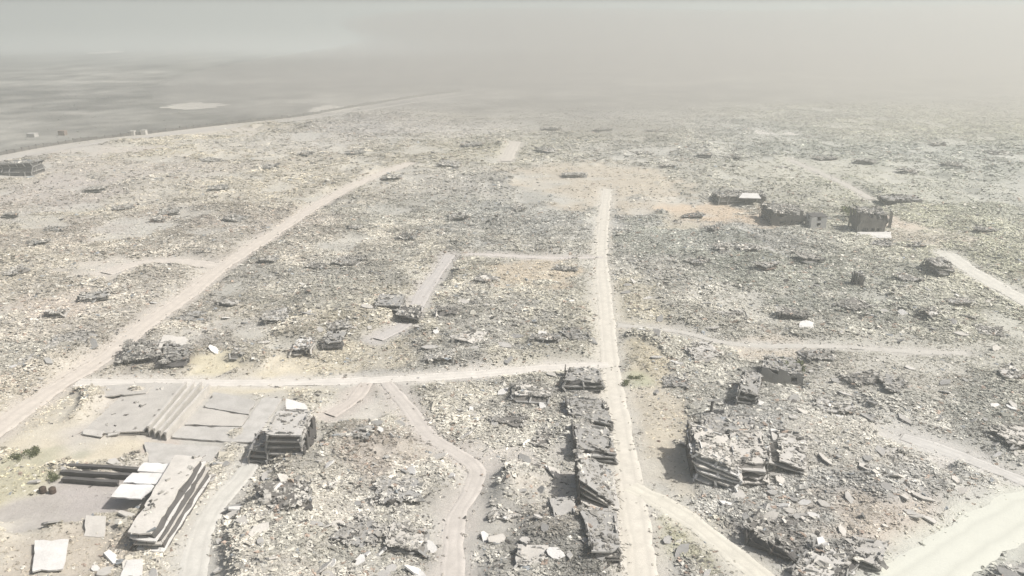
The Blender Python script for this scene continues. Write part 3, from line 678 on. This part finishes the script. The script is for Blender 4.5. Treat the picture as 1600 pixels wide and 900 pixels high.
pancake('collapsed_building', 'white-roofed broken ruin above the yellow sand', 'building', block_px(456, 488, 562, 6), 2, 0.9, 0.28, (0, 0), (-0.4, 0.2, 0.6, 0.9), ('pale', 'mid'), 'white', 'dark', seed=41, jag=0.9, debris=1.6)
lone_slab('concrete_plate', 'upright bright block north of the white-roofed ruin', 'slab', [(452, 520, 1.4), (470, 522, 1.2), (474, 506, 2.6), (456, 504, 2.8)], 0.6, 'white', seed=42, jag=0.3)
pancake('collapsed_building', 'dark ruin right of the white-roofed one above the yellow sand', 'building', block_px(500, 536, 552, 7), 2, 0.8, 0.28, (0, 0), (-0.4, 0.2, 0.6, 0.9), ('dark',), 'mid', 'dark', seed=43, jag=0.8, debris=1.2)
pancake('collapsed_building', 'far ruin with a broken upper corner at the left edge, near the barrier', 'building', block_px(-8, 52, 276, 12), 3, 1.5, 0.35, (0, 0), (0.4, 1.4, 1.0, 0), ('mid',), 'mid', 'dark', seed=44, jag=1.0, debris=0.3)
lone_slab('concrete_plate', 'pale slab leaning in the rubble right of the middle track', 'slab', [(1246, 512, 0.9), (1272, 516, 0.6), (1274, 503, 1.4), (1252, 499, 1.6)], 0.4, 'white', seed=45, jag=0.4)

# ---- nameless collapsed houses all over the field
r0 = random.Random(21)
def side_of(px, py):
    mx = np.interp(py, [255, 300, 400, 570, 900], [945, 949, 940, 955, 1004])
    dx = np.interp(py, [255, 318, 415, 505, 610, 668], [640, 500, 350, 230, 80, 0])
    if px > mx: return 'east'
    if py > 600: return 'south'
    return 'west' if px < dx else 'middle'
def zone_of(px, py):
    g = side_of(px, py)
    if g == 'west': return 'left of the diagonal road, ' + ('near the barrier fence' if py < 320 else 'north of its spur' if py < 412 else 'south of its spur')
    if g == 'south': return 'below the cross road, ' + ('right of the yard track' if px < 560 else 'left of the winding track' if px < 735 else 'right of the winding track')
    if g == 'middle':
        if py < 290: return 'far out between the diagonal and main roads'
        if py < 402: return 'right of the diagonal road, beyond the short lane' if px < 700 else 'left of the main road, beyond the northern lane'
        return 'between the diagonal road and the short lane' if px < 680 else 'between the short lane and the main road'
    if py < 330: return 'right of the main road, behind the dark broken block'
    if py < 530: return 'right of the main road, above the middle track'
    if py < 690: return 'right of the main road, below the middle track'
    return 'beside the branch track' if px < 1250 else 'above the wide pale road'
TONE_WORD = {'mid': 'grey', 'light': 'light grey', 'pale': 'cream', 'white': 'white', 'dark': 'charred', 'brown': 'brown', 'infill': 'dusty brown'}
DARKS = [(250, 345), (270, 335), (90, 362), (190, 330), (60, 385), (370, 345), (345, 300), (420, 410), (500, 420), (540, 415), (640, 375), (560, 365), (720, 345), (810, 330),
         (760, 440), (880, 425), (850, 540), (905, 530), (900, 560), (1080, 340), (1130, 400), (1170, 402), (1120, 365), (1090, 415), (1200, 430), (1260, 410), (1220, 345), (1380, 385),
         (1430, 385), (1540, 365), (1140, 495), (1240, 500), (1330, 480), (1060, 480), (1100, 560), (1280, 560), (1350, 600), (1400, 620), (1580, 590), (1590, 690), (1510, 750), (1380, 720),
         (1300, 640), (1050, 600), (640, 640), (560, 690), (830, 625), (790, 660), (850, 690), (500, 760), (620, 780), (680, 640), (450, 800), (560, 840), (640, 850), (800, 800), (770, 850),
         (30, 430), (90, 500), (150, 470), (60, 570), (110, 540), (300, 500), (360, 480), (430, 500), (380, 560), (530, 520), (700, 500), (740, 540), (690, 560), (150, 300), (480, 250),
         (560, 240), (610, 280), (700, 260), (740, 230), (850, 240), (1000, 240), (1100, 245), (1140, 250), (1220, 265), (1290, 250), (1350, 255), (1420, 270), (1490, 260), (1560, 240), (1460, 230),
         (1020, 205), (940, 205), (860, 205), (900, 275), (1040, 265), (1500, 480), (1550, 520), (1450, 500), (1420, 440), (330, 250), (240, 285), (420, 265), (20, 340)]
k = 0
for (px, py) in DARKS:
    p_ = G(px, py)
    if track_dist(np.array([p_.x]), np.array([p_.y]))[0] < 5.5: continue
    p = G(px + r0.uniform(-4, 4), py + r0.uniform(-2, 2)); ang = r0.uniform(-0.5, 0.5)
    far = p.y > 330
    w, dpt = r0.uniform(5, 9) * (1.4 if far else 1), r0.uniform(4, 8) * (1.3 if far else 1)
    e1 = Vector((math.cos(ang), math.sin(ang), 0)) * w / 2; e2 = Vector((-math.sin(ang), math.cos(ang), 0)) * dpt / 2
    g = side_of(px, py)
    tone = r0.choice(['mid', 'mid', 'light', 'dark', 'mid', 'pale', 'brown'])
    rf = r0.choice(['mid', 'light', 'pale', 'mid', 'light', 'infill'])
    k += 1
    pancake('collapsed_house', TONE_WORD[rf] + ' heap of house slabs ' + zone_of(px, py), 'ruin', [p - e1 - e2, p + e1 - e2, p + e1 + e2, p - e1 + e2], r0.choice([1, 2, 2]), r0.uniform(0.25, 0.6) * (1.2 if far else 1), 0.24,
            (r0.uniform(-.3, .3), -0.2), [r0.uniform(-0.7, 0.9) for _ in range(4)], (tone, 'mid'), rf, 'infill', seed=100 + k, jag=1.1, group='collapsed houses ' + g, columns=(p.y < 220), debris=2.2, inset_d=1.2)

# ---- single broken slabs strewn over the rubble
slab_meshes = []
for i in range(10):
    n = r0.choice([5, 6, 7, 8]); t = r0.uniform(0.18, 0.34)
    top = [Vector((math.cos(a) * r0.uniform(0.75, 1.2) * 1.25, math.sin(a) * r0.uniform(0.6, 1.0) * 0.9, 0.15)) for a in [2 * math.pi * (q + r0.uniform(-.25, .25)) / n for q in range(n)]]
    V = top + [v - Vector((0, 0, t)) for v in top]
    F = [tuple(range(n)), tuple(range(2 * n - 1, n - 1, -1))] + [(j, n + j, n + (j + 1) % n, (j + 1) % n) for j in range(n)]
    for mt in ('pale', 'white', 'light', 'mid'):
        me = bpy.data.meshes.new('concrete_fragment'); me.from_pydata([tuple(v) for v in V], [], F); me.update(); me.materials.append(M[mt]); slab_meshes.append((mt, me))
cand = []
while len(cand) < 300:
    px, py = r0.uniform(-40, 1640), 430 + 480 * r0.random() ** 0.8
    p = G(px, py); arr = np.array([p.x]), np.array([p.y])
    _, ru, _d = ground_fields(*arr)
    if ru[0] < 0.35 or _d[0] < 1.5: continue
    cand.append((px, py, p))
for px, py, p in cand:
    mt, me = r0.choice(slab_meshes)
    o = bpy.data.objects.new('concrete_fragment', me); col.objects.link(o)
    s = r0.uniform(0.55, 1.5) * (1.0 if p.y < 180 else 1.25)
    o.scale = (s * r0.uniform(0.8, 1.3), s, 1.0)
    o.rotation_euler = (r0.gauss(0, 0.28), r0.gauss(0, 0.28), r0.uniform(0, 6.28))
    o.location = (p.x, p.y, gz(p.x, p.y) + 0.15)
    g = side_of(px, py); tag(o, TONE_WORD[mt] + ' broken slab in rubble ' + zone_of(px, py), 'slab', 'broken slabs ' + g)

# ---- two dark tanks on the grey lot
def tank(px, py, label):
    p = G(px, py); p.z = gz(p.x, p.y)
    V, F = [], []
    prof = [(0.52, 0), (0.58, 0.08), (0.58, 0.45), (0.54, 0.5), (0.58, 0.55), (0.58, 0.95), (0.4, 1.1), (0.2, 1.14), (0.2, 1.24), (0.0, 1.25)]
    n = 16
    for rr, z in prof:
        for j in range(n): V.append((rr * math.cos(2 * math.pi * j / n), rr * math.sin(2 * math.pi * j / n), z))
    for i in range(len(prof) - 1):
        for j in range(n): F.append((i * n + j, i * n + (j + 1) % n, (i + 1) * n + (j + 1) % n, (i + 1) * n + j))
    o = mesh_obj('water_tank', V, F, M['steel'], smooth=True); o.location = p
    tag(o, label, 'tank', 'dark tanks on the grey lot')
tank(68, 771, 'left one of two small dark round tanks on the grey lot')
tank(83, 771, 'right one of two small dark round tanks on the grey lot')

# ---- shrubs
lm, nt, b = new_mat('dusty_leaves')
oi = N(nt, 'ShaderNodeNewGeometry')
nt.links.new(mixc(nt, oi.outputs['Random Per Island'], (0.05, 0.06, 0.03), (0.14, 0.15, 0.075)), b.inputs['Base Color'])
def shrub(px, py, h, w, label, seed):
    r = random.Random(seed); p = G(px, py); p.z = gz(p.x, p.y) - 0.05
    root = empty('dry_shrub', p); tag(root, label, 'shrub', 'dusty shrubs')
    V, F = [], []
    clumps = [Vector((r.gauss(0, w * 0.32), r.gauss(0, w * 0.32), h * r.uniform(0.25, 0.85))) for _ in range(9)]
    for _ in range(420):
        c = r.choice(clumps); q = c + Vector((r.gauss(0, 1), r.gauss(0, 1), r.gauss(0, 0.8))) * w * 0.14
        if q.z < 0.02: q.z = 0.05
        a = Vector((r.gauss(0, 1), r.gauss(0, 1), r.gauss(0, 1))).normalized(); bb = a.orthogonal().normalized(); s = r.uniform(0.1, 0.22) * max(w / 2, .7)
        i = len(V); V += [q - a * s, q + bb * s * 0.5, q + a * s, q - bb * s * 0.5]; F.append((i, i + 1, i + 2, i + 3))
    mesh_obj('crown', V, F, lm, root)
    V, F = [], []
    for c in clumps[:5]:
        i = len(V); s = 0.06
        V += [Vector((-s, -s, 0)), Vector((s, -s, 0)), Vector((0, s, 0)), c * 0.9]; F += [(i, i + 1, i + 3), (i + 1, i + 2, i + 3), (i + 2, i, i + 3)]
    mesh_obj('trunk', V, F, M['steel'], root)
for i, (px, py, h, w, lab) in enumerate([
    (52, 712, 1.5, 2.2, 'small dark shrub on the weedy strip left of the three long beams'),
    (86, 752, 1.2, 1.8, 'dark round shrub at the left end of the three long beams'),
    (28, 720, 0.8, 1.6, 'low olive shrub at the left edge below the diagonal road'),
    (978, 600, 0.9, 1.8, 'pale green weed clump right of the main road at the cross road'),
    (992, 592, 0.7, 1.6, 'low green weed clump touching the sand right of the main road junction'),
    (1326, 344, 5.0, 6.0, 'dark tree-like shrub at the left of the dark broken block'),
    (1238, 588, 3.0, 4.0, 'dark bare shrub by the charred ruin right of the main road'),
    (1216, 590, 2.6, 3.0, 'dark leafy shrub rising from the charred ruin right of the main road')]):
    shrub(px, py, h, w, lab, 50 + i)

# ---- barrier along the fields, upper left
P = densify(FENCE_PX, 4.0)
# even spacing
acc = [0.0]
for a, b_ in zip(P[:-1], P[1:]): acc.append(acc[-1] + (b_ - a).length)
bar = empty('barrier_fence', P[0]); tag(bar, 'long dark barrier fence running along the pale track before the open fields', 'fence')
pm = bpy.data.meshes.new('fence_panel')
W_, H_, T_ = 4.8, 2.1, 0.2
vv = [(x, y, z) for z in (-1.0, H_) for x, y in ((-W_ / 2, -T_), (W_ / 2, -T_), (W_ / 2, T_), (-W_ / 2, T_))]
vv += [(x, y, z) for z in (-1.0, H_ + 0.35) for x, y in ((-W_ / 2 - .3, -.42), (-W_ / 2 + .25, -.42), (-W_ / 2 + .25, .42), (-W_ / 2 - .3, .42))]
ff = []
for s in (0, 8): ff += [(s, s + 3, s + 2, s + 1), (s + 4, s + 5, s + 6, s + 7), (s, s + 1, s + 5, s + 4), (s + 1, s + 2, s + 6, s + 5), (s + 2, s + 3, s + 7, s + 6), (s + 3, s, s + 4, s + 7)]
pm.from_pydata(vv, [], ff); pm.update(); pm.materials.append(M['infill'])
npan = int(acc[-1] / 5.0)
for i in range(min(npan, 290)):
    s = (i + 0.5) * acc[-1] / npan; j = max(0, np.searchsorted(acc, s) - 1); t = (s - acc[j]) / (acc[j + 1] - acc[j])
    p = P[j].lerp(P[j + 1], t); d = P[j + 1] - P[j]
    o = bpy.data.objects.new('panel', pm); col.objects.link(o); o.parent = bar
    o.location = p - P[0] + Vector((0, 0, 0)); o.rotation_euler = (0, 0, math.atan2(d.y, d.x)); o.scale = (1.05, 1, r0.uniform(0.75, 1.1))

# pale clearings and huts beyond the barrier
def clearing(px, py, rx, ry, c, nm, seed):
    p = G(px, py); n = 64; V = [(p.x, p.y, 0.35)]
    for i in range(n):
        a = 6.2832 * i / n; q = 0.45 + 0.4 * float(vn(math.cos(a) * 3 + seed * 9, math.sin(a) * 3, 1.3, seed)) + 0.35 * float(vn(math.cos(a) * 9 + seed * 5, math.sin(a) * 9, 1.3, seed + 1))
        V.append((p.x + math.cos(a) * rx * q, p.y + math.sin(a) * ry * q, 0.32))
    o = mesh_obj(nm, V, [(0, 1 + i, 1 + (i + 1) % n) for i in range(n)], road_mat(c, nm + '_soil')); o['kind'] = 'structure'
clearing(300, 166, 30, 30, (0.50, 0.48, 0.43), 'sandy_clearing', 1)
clearing(518, 172, 24, 34, (0.50, 0.48, 0.43), 'sandy_clearing', 2)
clearing(165, 82, 30, 60, (0.6, 0.59, 0.56), 'sandy_clearing', 3)
#clearing(110, 168, 50, 12, (0.38, 0.37, 0.34), 'sandy_clearing', 4)
clearing(1205, 206, 22, 18, (0.6, 0.58, 0.54), 'sandy_clearing', 5)
for i, (px, py, w, h, mt, lab) in enumerate([(96, 212, 4, 3, 'brown', 'reddish hut beyond the barrier, left of the small white huts'), (206, 212, 3.2, 2.8, 'pale', 'small white hut beyond the barrier, left of a pair'),
                                      (224, 211, 3.2, 3, 'pale', 'small white hut beyond the barrier, right of a pair'), (48, 215, 5, 2.4, 'light', 'grey hut beyond the barrier, leftmost of the far huts')]):
    p = G(px, py); room('far_hut', lab, 'hut', [p + Vector((-w / 2, 0, 0)), p + Vector((w / 2, 0, 0)), p + Vector((w / 2, w, 0)), p + Vector((-w / 2, w, 0))], h, mt, mt, holes=0, seed=i)

# ------------------------------------------------------------------ loose rubble (uncountable)
def scatter(n, y0, y1, smin, smax, seed, wide=0.80):
    g = np.random.default_rng(seed)
    y = np.sqrt(g.uniform(y0 ** 2, y1 ** 2, n)); x = g.uniform(-1, 1, n) * (y * wide + 25)
    c, ru, d = ground_fields(x, y)
    clump = 0.35 + 1.1 * vn(x, y, 6, 0) * (0.5 + vn(x, y, 20, 5))
    keep = g.random(n) < np.clip(ru, 0.012, 1) * clump
    keep &= d > -0.2 - 3.0 * g.random(n) ** 2
    x, y, c, ru = x[keep], y[keep], c[keep], ru[keep]
    s = smin * (smax / smin) ** (g.random(len(x)) ** 2.4)
    s *= 0.6 + 0.4 * np.clip(ru, 0, 1)
    h = heights(x, y, np.clip(ru, 0, 1), track_dist(x, y))
    return x, y, h, s, c
def spill(nper):
    xs_, ys_, ss_ = [], [], []; g = np.random.default_rng(77)
    for nm, P_, hw, c in TR:
        if P_[:, 1].mean() > 420: continue
        tg = np.gradient(P_, axis=0); tg /= np.linalg.norm(tg, axis=1)[:, None] + 1e-9
        k_ = int(len(P_) * nper); i_ = g.integers(0, len(P_), k_)
        o_ = g.choice([-1, 1], k_) * (hw + g.normal(0.7, 0.5, k_))
        xs_.append(P_[i_, 0] - tg[i_, 1] * o_ + g.normal(0, .4, k_)); ys_.append(P_[i_, 1] + tg[i_, 0] * o_ + g.normal(0, .4, k_)); ss_.append(0.10 + 0.35 * g.random(k_) ** 3)
    x, y, s_ = np.concatenate(xs_), np.concatenate(ys_), np.concatenate(ss_)
    c, ru, d = ground_fields(x, y)
    return x, y, np.maximum(heights(x, y, np.clip(ru, 0, 1), d), 0.05), s_, c * 0.85
parts = [spill(3.5), scatter(460000, 80, 190, 0.14, 0.72, 1), scatter(380000, 190, 330, 0.23, 0.85, 2), scatter(3000, 80, 380, 0.9, 1.8, 4), scatter(60000, 430, 1500, 0.7, 1.8, 5), scatter(320000, 330, 780, 0.42, 1.35, 3)]
X, Y, Z, S = (np.concatenate([p[i] for p in parts]) for i in range(4)); C = np.concatenate([p[4] for p in parts])
rp = np.array(ROOF_PTS)
gr = np.random.default_rng(9)
rs = 0.25 * (4.0 ** (gr.random(len(rp)) ** 1.8)) * np.where(rp[:, 1] > 250, 1.5, 1.0)
X = np.concatenate([X, rp[:, 0]]); Y = np.concatenate([Y, rp[:, 1]]); Z = np.concatenate([Z, rp[:, 2]]); S = np.concatenate([S, rs])
C = np.concatenate([C, np.tile([[0.36, 0.35, 0.33]], (len(rp), 1))])
n = len(X)
tone = gr.random(n)
K = np.empty((n, 3)); K[:] = C * (0.6 + 0.65 * gr.random((n, 1)))
blk = (0.72 + 0.56 * vn(X, Y, 11, 1))[:, None]
K *= blk
w = tone < 0.07; K[w] = np.array([0.60, 0.585, 0.54]) * (0.75 + 0.35 * gr.random((w.sum(), 1)))
w = (tone > 0.26) & (tone < 0.33); K[w] = np.array([0.13, 0.125, 0.12]) * (0.5 + 0.9 * gr.random((w.sum(), 1)))
w = (tone > 0.33) & (tone < 0.36); K[w] = np.array([0.36, 0.29, 0.245]) * (0.6 + 0.6 * gr.random((w.sum(), 1)))
w = (tone > 0.36) & (tone < 0.375); K[w] = np.array([0.25, 0.27, 0.29]) * (0.7 + 0.6 * gr.random((w.sum(), 1)))
flat = gr.random(n) < 0.6
VAR = np.where((S > 0.85) & (Y < 380), gr.integers(0, 6, n), np.where(gr.random(n) < 0.13, gr.integers(0, 6, n), gr.integers(6, 16, n)))
clus = VAR >= 6
S = S * np.where(clus, np.where(Y < 190, 1.5, 1.7), 0.8)
SC = np.stack([S * gr.uniform(0.7, 1.6, n), S * gr.uniform(0.5, 1.1, n), S * np.where(clus, gr.uniform(0.28, 0.6, n), np.where(flat, gr.uniform(0.18, 0.4, n), gr.uniform(0.4, 0.8, n)))], 1)
RO = np.stack([gr.normal(0, 0.33, n) * np.where(clus, 0.5, 1), gr.normal(0, 0.33, n) * np.where(clus, 0.5, 1), gr.uniform(0, 6.283, n)], 1)
pmesh = bpy.data.meshes.new('rubble'); pmesh.vertices.add(n)
pmesh.vertices.foreach_set('co', np.stack([X, Y, Z + 0.05 * S], 1).astype(np.float32).ravel())
for nm_, ty, arr, fld in (('piece_scale', 'FLOAT_VECTOR', SC, 'vector'), ('piece_rotation', 'FLOAT_VECTOR', RO, 'vector'),
                          ('tone', 'FLOAT_COLOR', np.concatenate([K, np.ones((n, 1))], 1), 'color')):
    a_ = pmesh.attributes.new(nm_, ty, 'POINT'); a_.data.foreach_set(fld, arr.astype(np.float32).ravel())
a_ = pmesh.attributes.new('variant', 'INT', 'POINT'); a_.data.foreach_set('value', (15 - VAR).astype(np.int32))   # links into a multi-input are read last to first
m, nt, b = new_mat('rubble_piece')
at = N(nt, 'ShaderNodeAttribute'); at.attribute_type = 'INSTANCER'; at.attribute_name = 'tone'
isl = N(nt, 'ShaderNodeNewGeometry')
v1 = mixc(nt, ramp(nt, isl.outputs['Random Per Island'], 0.0, 1.0), mixc(nt, 1.0, at.outputs['Color'], (0.48, 0.475, 0.46), 'MULTIPLY'), mixc(nt, 1.0, at.outputs['Color'], (1.13, 1.12, 1.085), 'MULTIPLY'))
nt.links.new(v1, b.inputs['Base Color'])
pmesh.materials.append(m)
rub = bpy.data.objects.new('rubble', pmesh); col.objects.link(rub); kind(rub, 'stuff', 'loose broken concrete rubble covering the whole flattened town', 'rubble')
ng = bpy.data.node_groups.new('rubble_pieces', 'GeometryNodeTree')
ng.interface.new_socket('Geometry', in_out='INPUT', socket_type='NodeSocketGeometry')
ng.interface.new_socket('Geometry', in_out='OUTPUT', socket_type='NodeSocketGeometry')
gi, go = ng.nodes.new('NodeGroupInput'), ng.nodes.new('NodeGroupOutput')
L = ng.links.new
g2i = ng.nodes.new('GeometryNodeGeometryToInstance')
rv_ = random.Random(5)
def piece(seed, size, loc=None, rot=None):
    cu = ng.nodes.new('GeometryNodeMeshCube'); cu.inputs['Size'].default_value = size
    sp = ng.nodes.new('GeometryNodeSetPosition'); rv = ng.nodes.new('FunctionNodeRandomValue'); rv.data_type = 'FLOAT_VECTOR'
    rv.inputs[0].default_value = tuple(-0.28 * q for q in size); rv.inputs[1].default_value = tuple(0.28 * q for q in size)
    rv.inputs['Seed'].default_value = seed
    L(cu.outputs['Mesh'], sp.inputs['Geometry']); L(rv.outputs[0], sp.inputs['Offset'])
    if loc is None: return sp.outputs[0]
    tf = ng.nodes.new('GeometryNodeTransform'); L(sp.outputs[0], tf.inputs['Geometry'])
    tf.inputs['Translation'].default_value = loc; tf.inputs['Rotation'].default_value = rot
    return tf.outputs[0]
for i in range(16):
    sm = ng.nodes.new('GeometryNodeSetMaterial'); sm.inputs['Material'].default_value = m
    if i < 6: L(piece(31 + i, (1, 1, 1)), sm.inputs[0])
    else:
        jn = ng.nodes.new('GeometryNodeJoinGeometry')
        for q in range(7):
            z_ = rv_.uniform(0.14, 0.42) * (1.4 if q == 0 else 1.0)
            L(piece(100 + i * 10 + q, (z_ * rv_.uniform(.8, 1.7), z_, z_ * rv_.uniform(.4, 1.0)),
                    (rv_.uniform(-.5, .5), rv_.uniform(-.5, .5), rv_.uniform(-0.05, 0.12)), (rv_.gauss(0, .45), rv_.gauss(0, .45), rv_.uniform(0, 6.28))), jn.inputs[0])
        L(jn.outputs[0], sm.inputs[0])
    L(sm.outputs[0], g2i.inputs[0])
def na(name, ty):
    q = ng.nodes.new('GeometryNodeInputNamedAttribute'); q.data_type = ty; q.inputs['Name'].default_value = name; return q.outputs[0]
iop = ng.nodes.new('GeometryNodeInstanceOnPoints'); iop.inputs['Pick Instance'].default_value = True
e2r = ng.nodes.new('FunctionNodeEulerToRotation')
L(gi.outputs[0], iop.inputs['Points']); L(g2i.outputs[0], iop.inputs['Instance']); L(na('variant', 'INT'), iop.inputs['Instance Index'])
L(na('piece_rotation', 'FLOAT_VECTOR'), e2r.inputs[0]); L(e2r.outputs[0], iop.inputs['Rotation']); L(na('piece_scale', 'FLOAT_VECTOR'), iop.inputs['Scale'])
L(iop.outputs[0], go.inputs[0])
md = rub.modifiers.new('rubble_pieces', 'NODES'); md.node_group = ng
print('rubble pieces', n)

# ------------------------------------------------------------------ the hazy air
def vol_mat(name, density, color, aniso):
    m = bpy.data.materials.new(name); m.use_nodes = True; nt = m.node_tree; nt.nodes.clear()
    out = nt.nodes.new('ShaderNodeOutputMaterial'); v = nt.nodes.new('ShaderNodeVolumePrincipled')
    v.inputs['Color'].default_value = (*color, 1); v.inputs['Density'].default_value = density; v.inputs['Anisotropy'].default_value = aniso
    nt.links.new(v.outputs[0], out.inputs['Volume']); return m
lx, hy, ly, top, bot = 16500.0, 17000.0, -3600.0, 96.0, -2.0
V = [(x, y, z) for z in (bot, top) for x, y in ((-lx, ly), (lx, ly), (lx, hy), (-lx, hy))]
hz = mesh_obj('haze', V, [(0, 3, 2, 1), (4, 5, 6, 7), (0, 1, 5, 4), (1, 2, 6, 5), (2, 3, 7, 6), (3, 0, 4, 7)], vol_mat('dusty_air', HAZE_DENSITY, HAZE_COLOR, 0.3))
kind(hz, 'stuff', 'pale dusty haze filling the air over the whole town', 'haze')

def cloud(name, label, c, rad, seed, density, color, aniso):
    bm = bmesh.new(); bmesh.ops.create_icosphere(bm, subdivisions=5, radius=1.0); r = random.Random(seed)
    ph = [(Vector((r.gauss(0, 1), r.gauss(0, 1), r.gauss(0, 1))).normalized() * r.uniform(2, 6), r.uniform(0, 6.28), r.uniform(0.03, 0.10)) for _ in range(14)]
    for v in bm.verts:
        n_ = v.co.normalized(); k_ = 1 + sum(a_ * math.sin(w_.dot(n_) + p_) for w_, p_, a_ in ph)
        v.co = Vector((n_.x * rad[0] * k_, n_.y * rad[1] * k_, max(-1.5 - c[2], min(94 - c[2], n_.z * rad[2] * k_))))
    me = bpy.data.meshes.new(name); bm.to_mesh(me); bm.free(); me.shade_smooth()
    o = bpy.data.objects.new(name, me); col.objects.link(o); o.location = c; me.materials.append(vol_mat(name + '_air', density, color, aniso))
    return kind(o, 'stuff', label, 'dust')
cloud('dust_cloud', 'pale dust cloud drifting low over the far right of the flattened town', (560, 1130, 20), (740, 540, 66), 4, 0.0034, (0.77, 0.74, 0.70), 0.35)
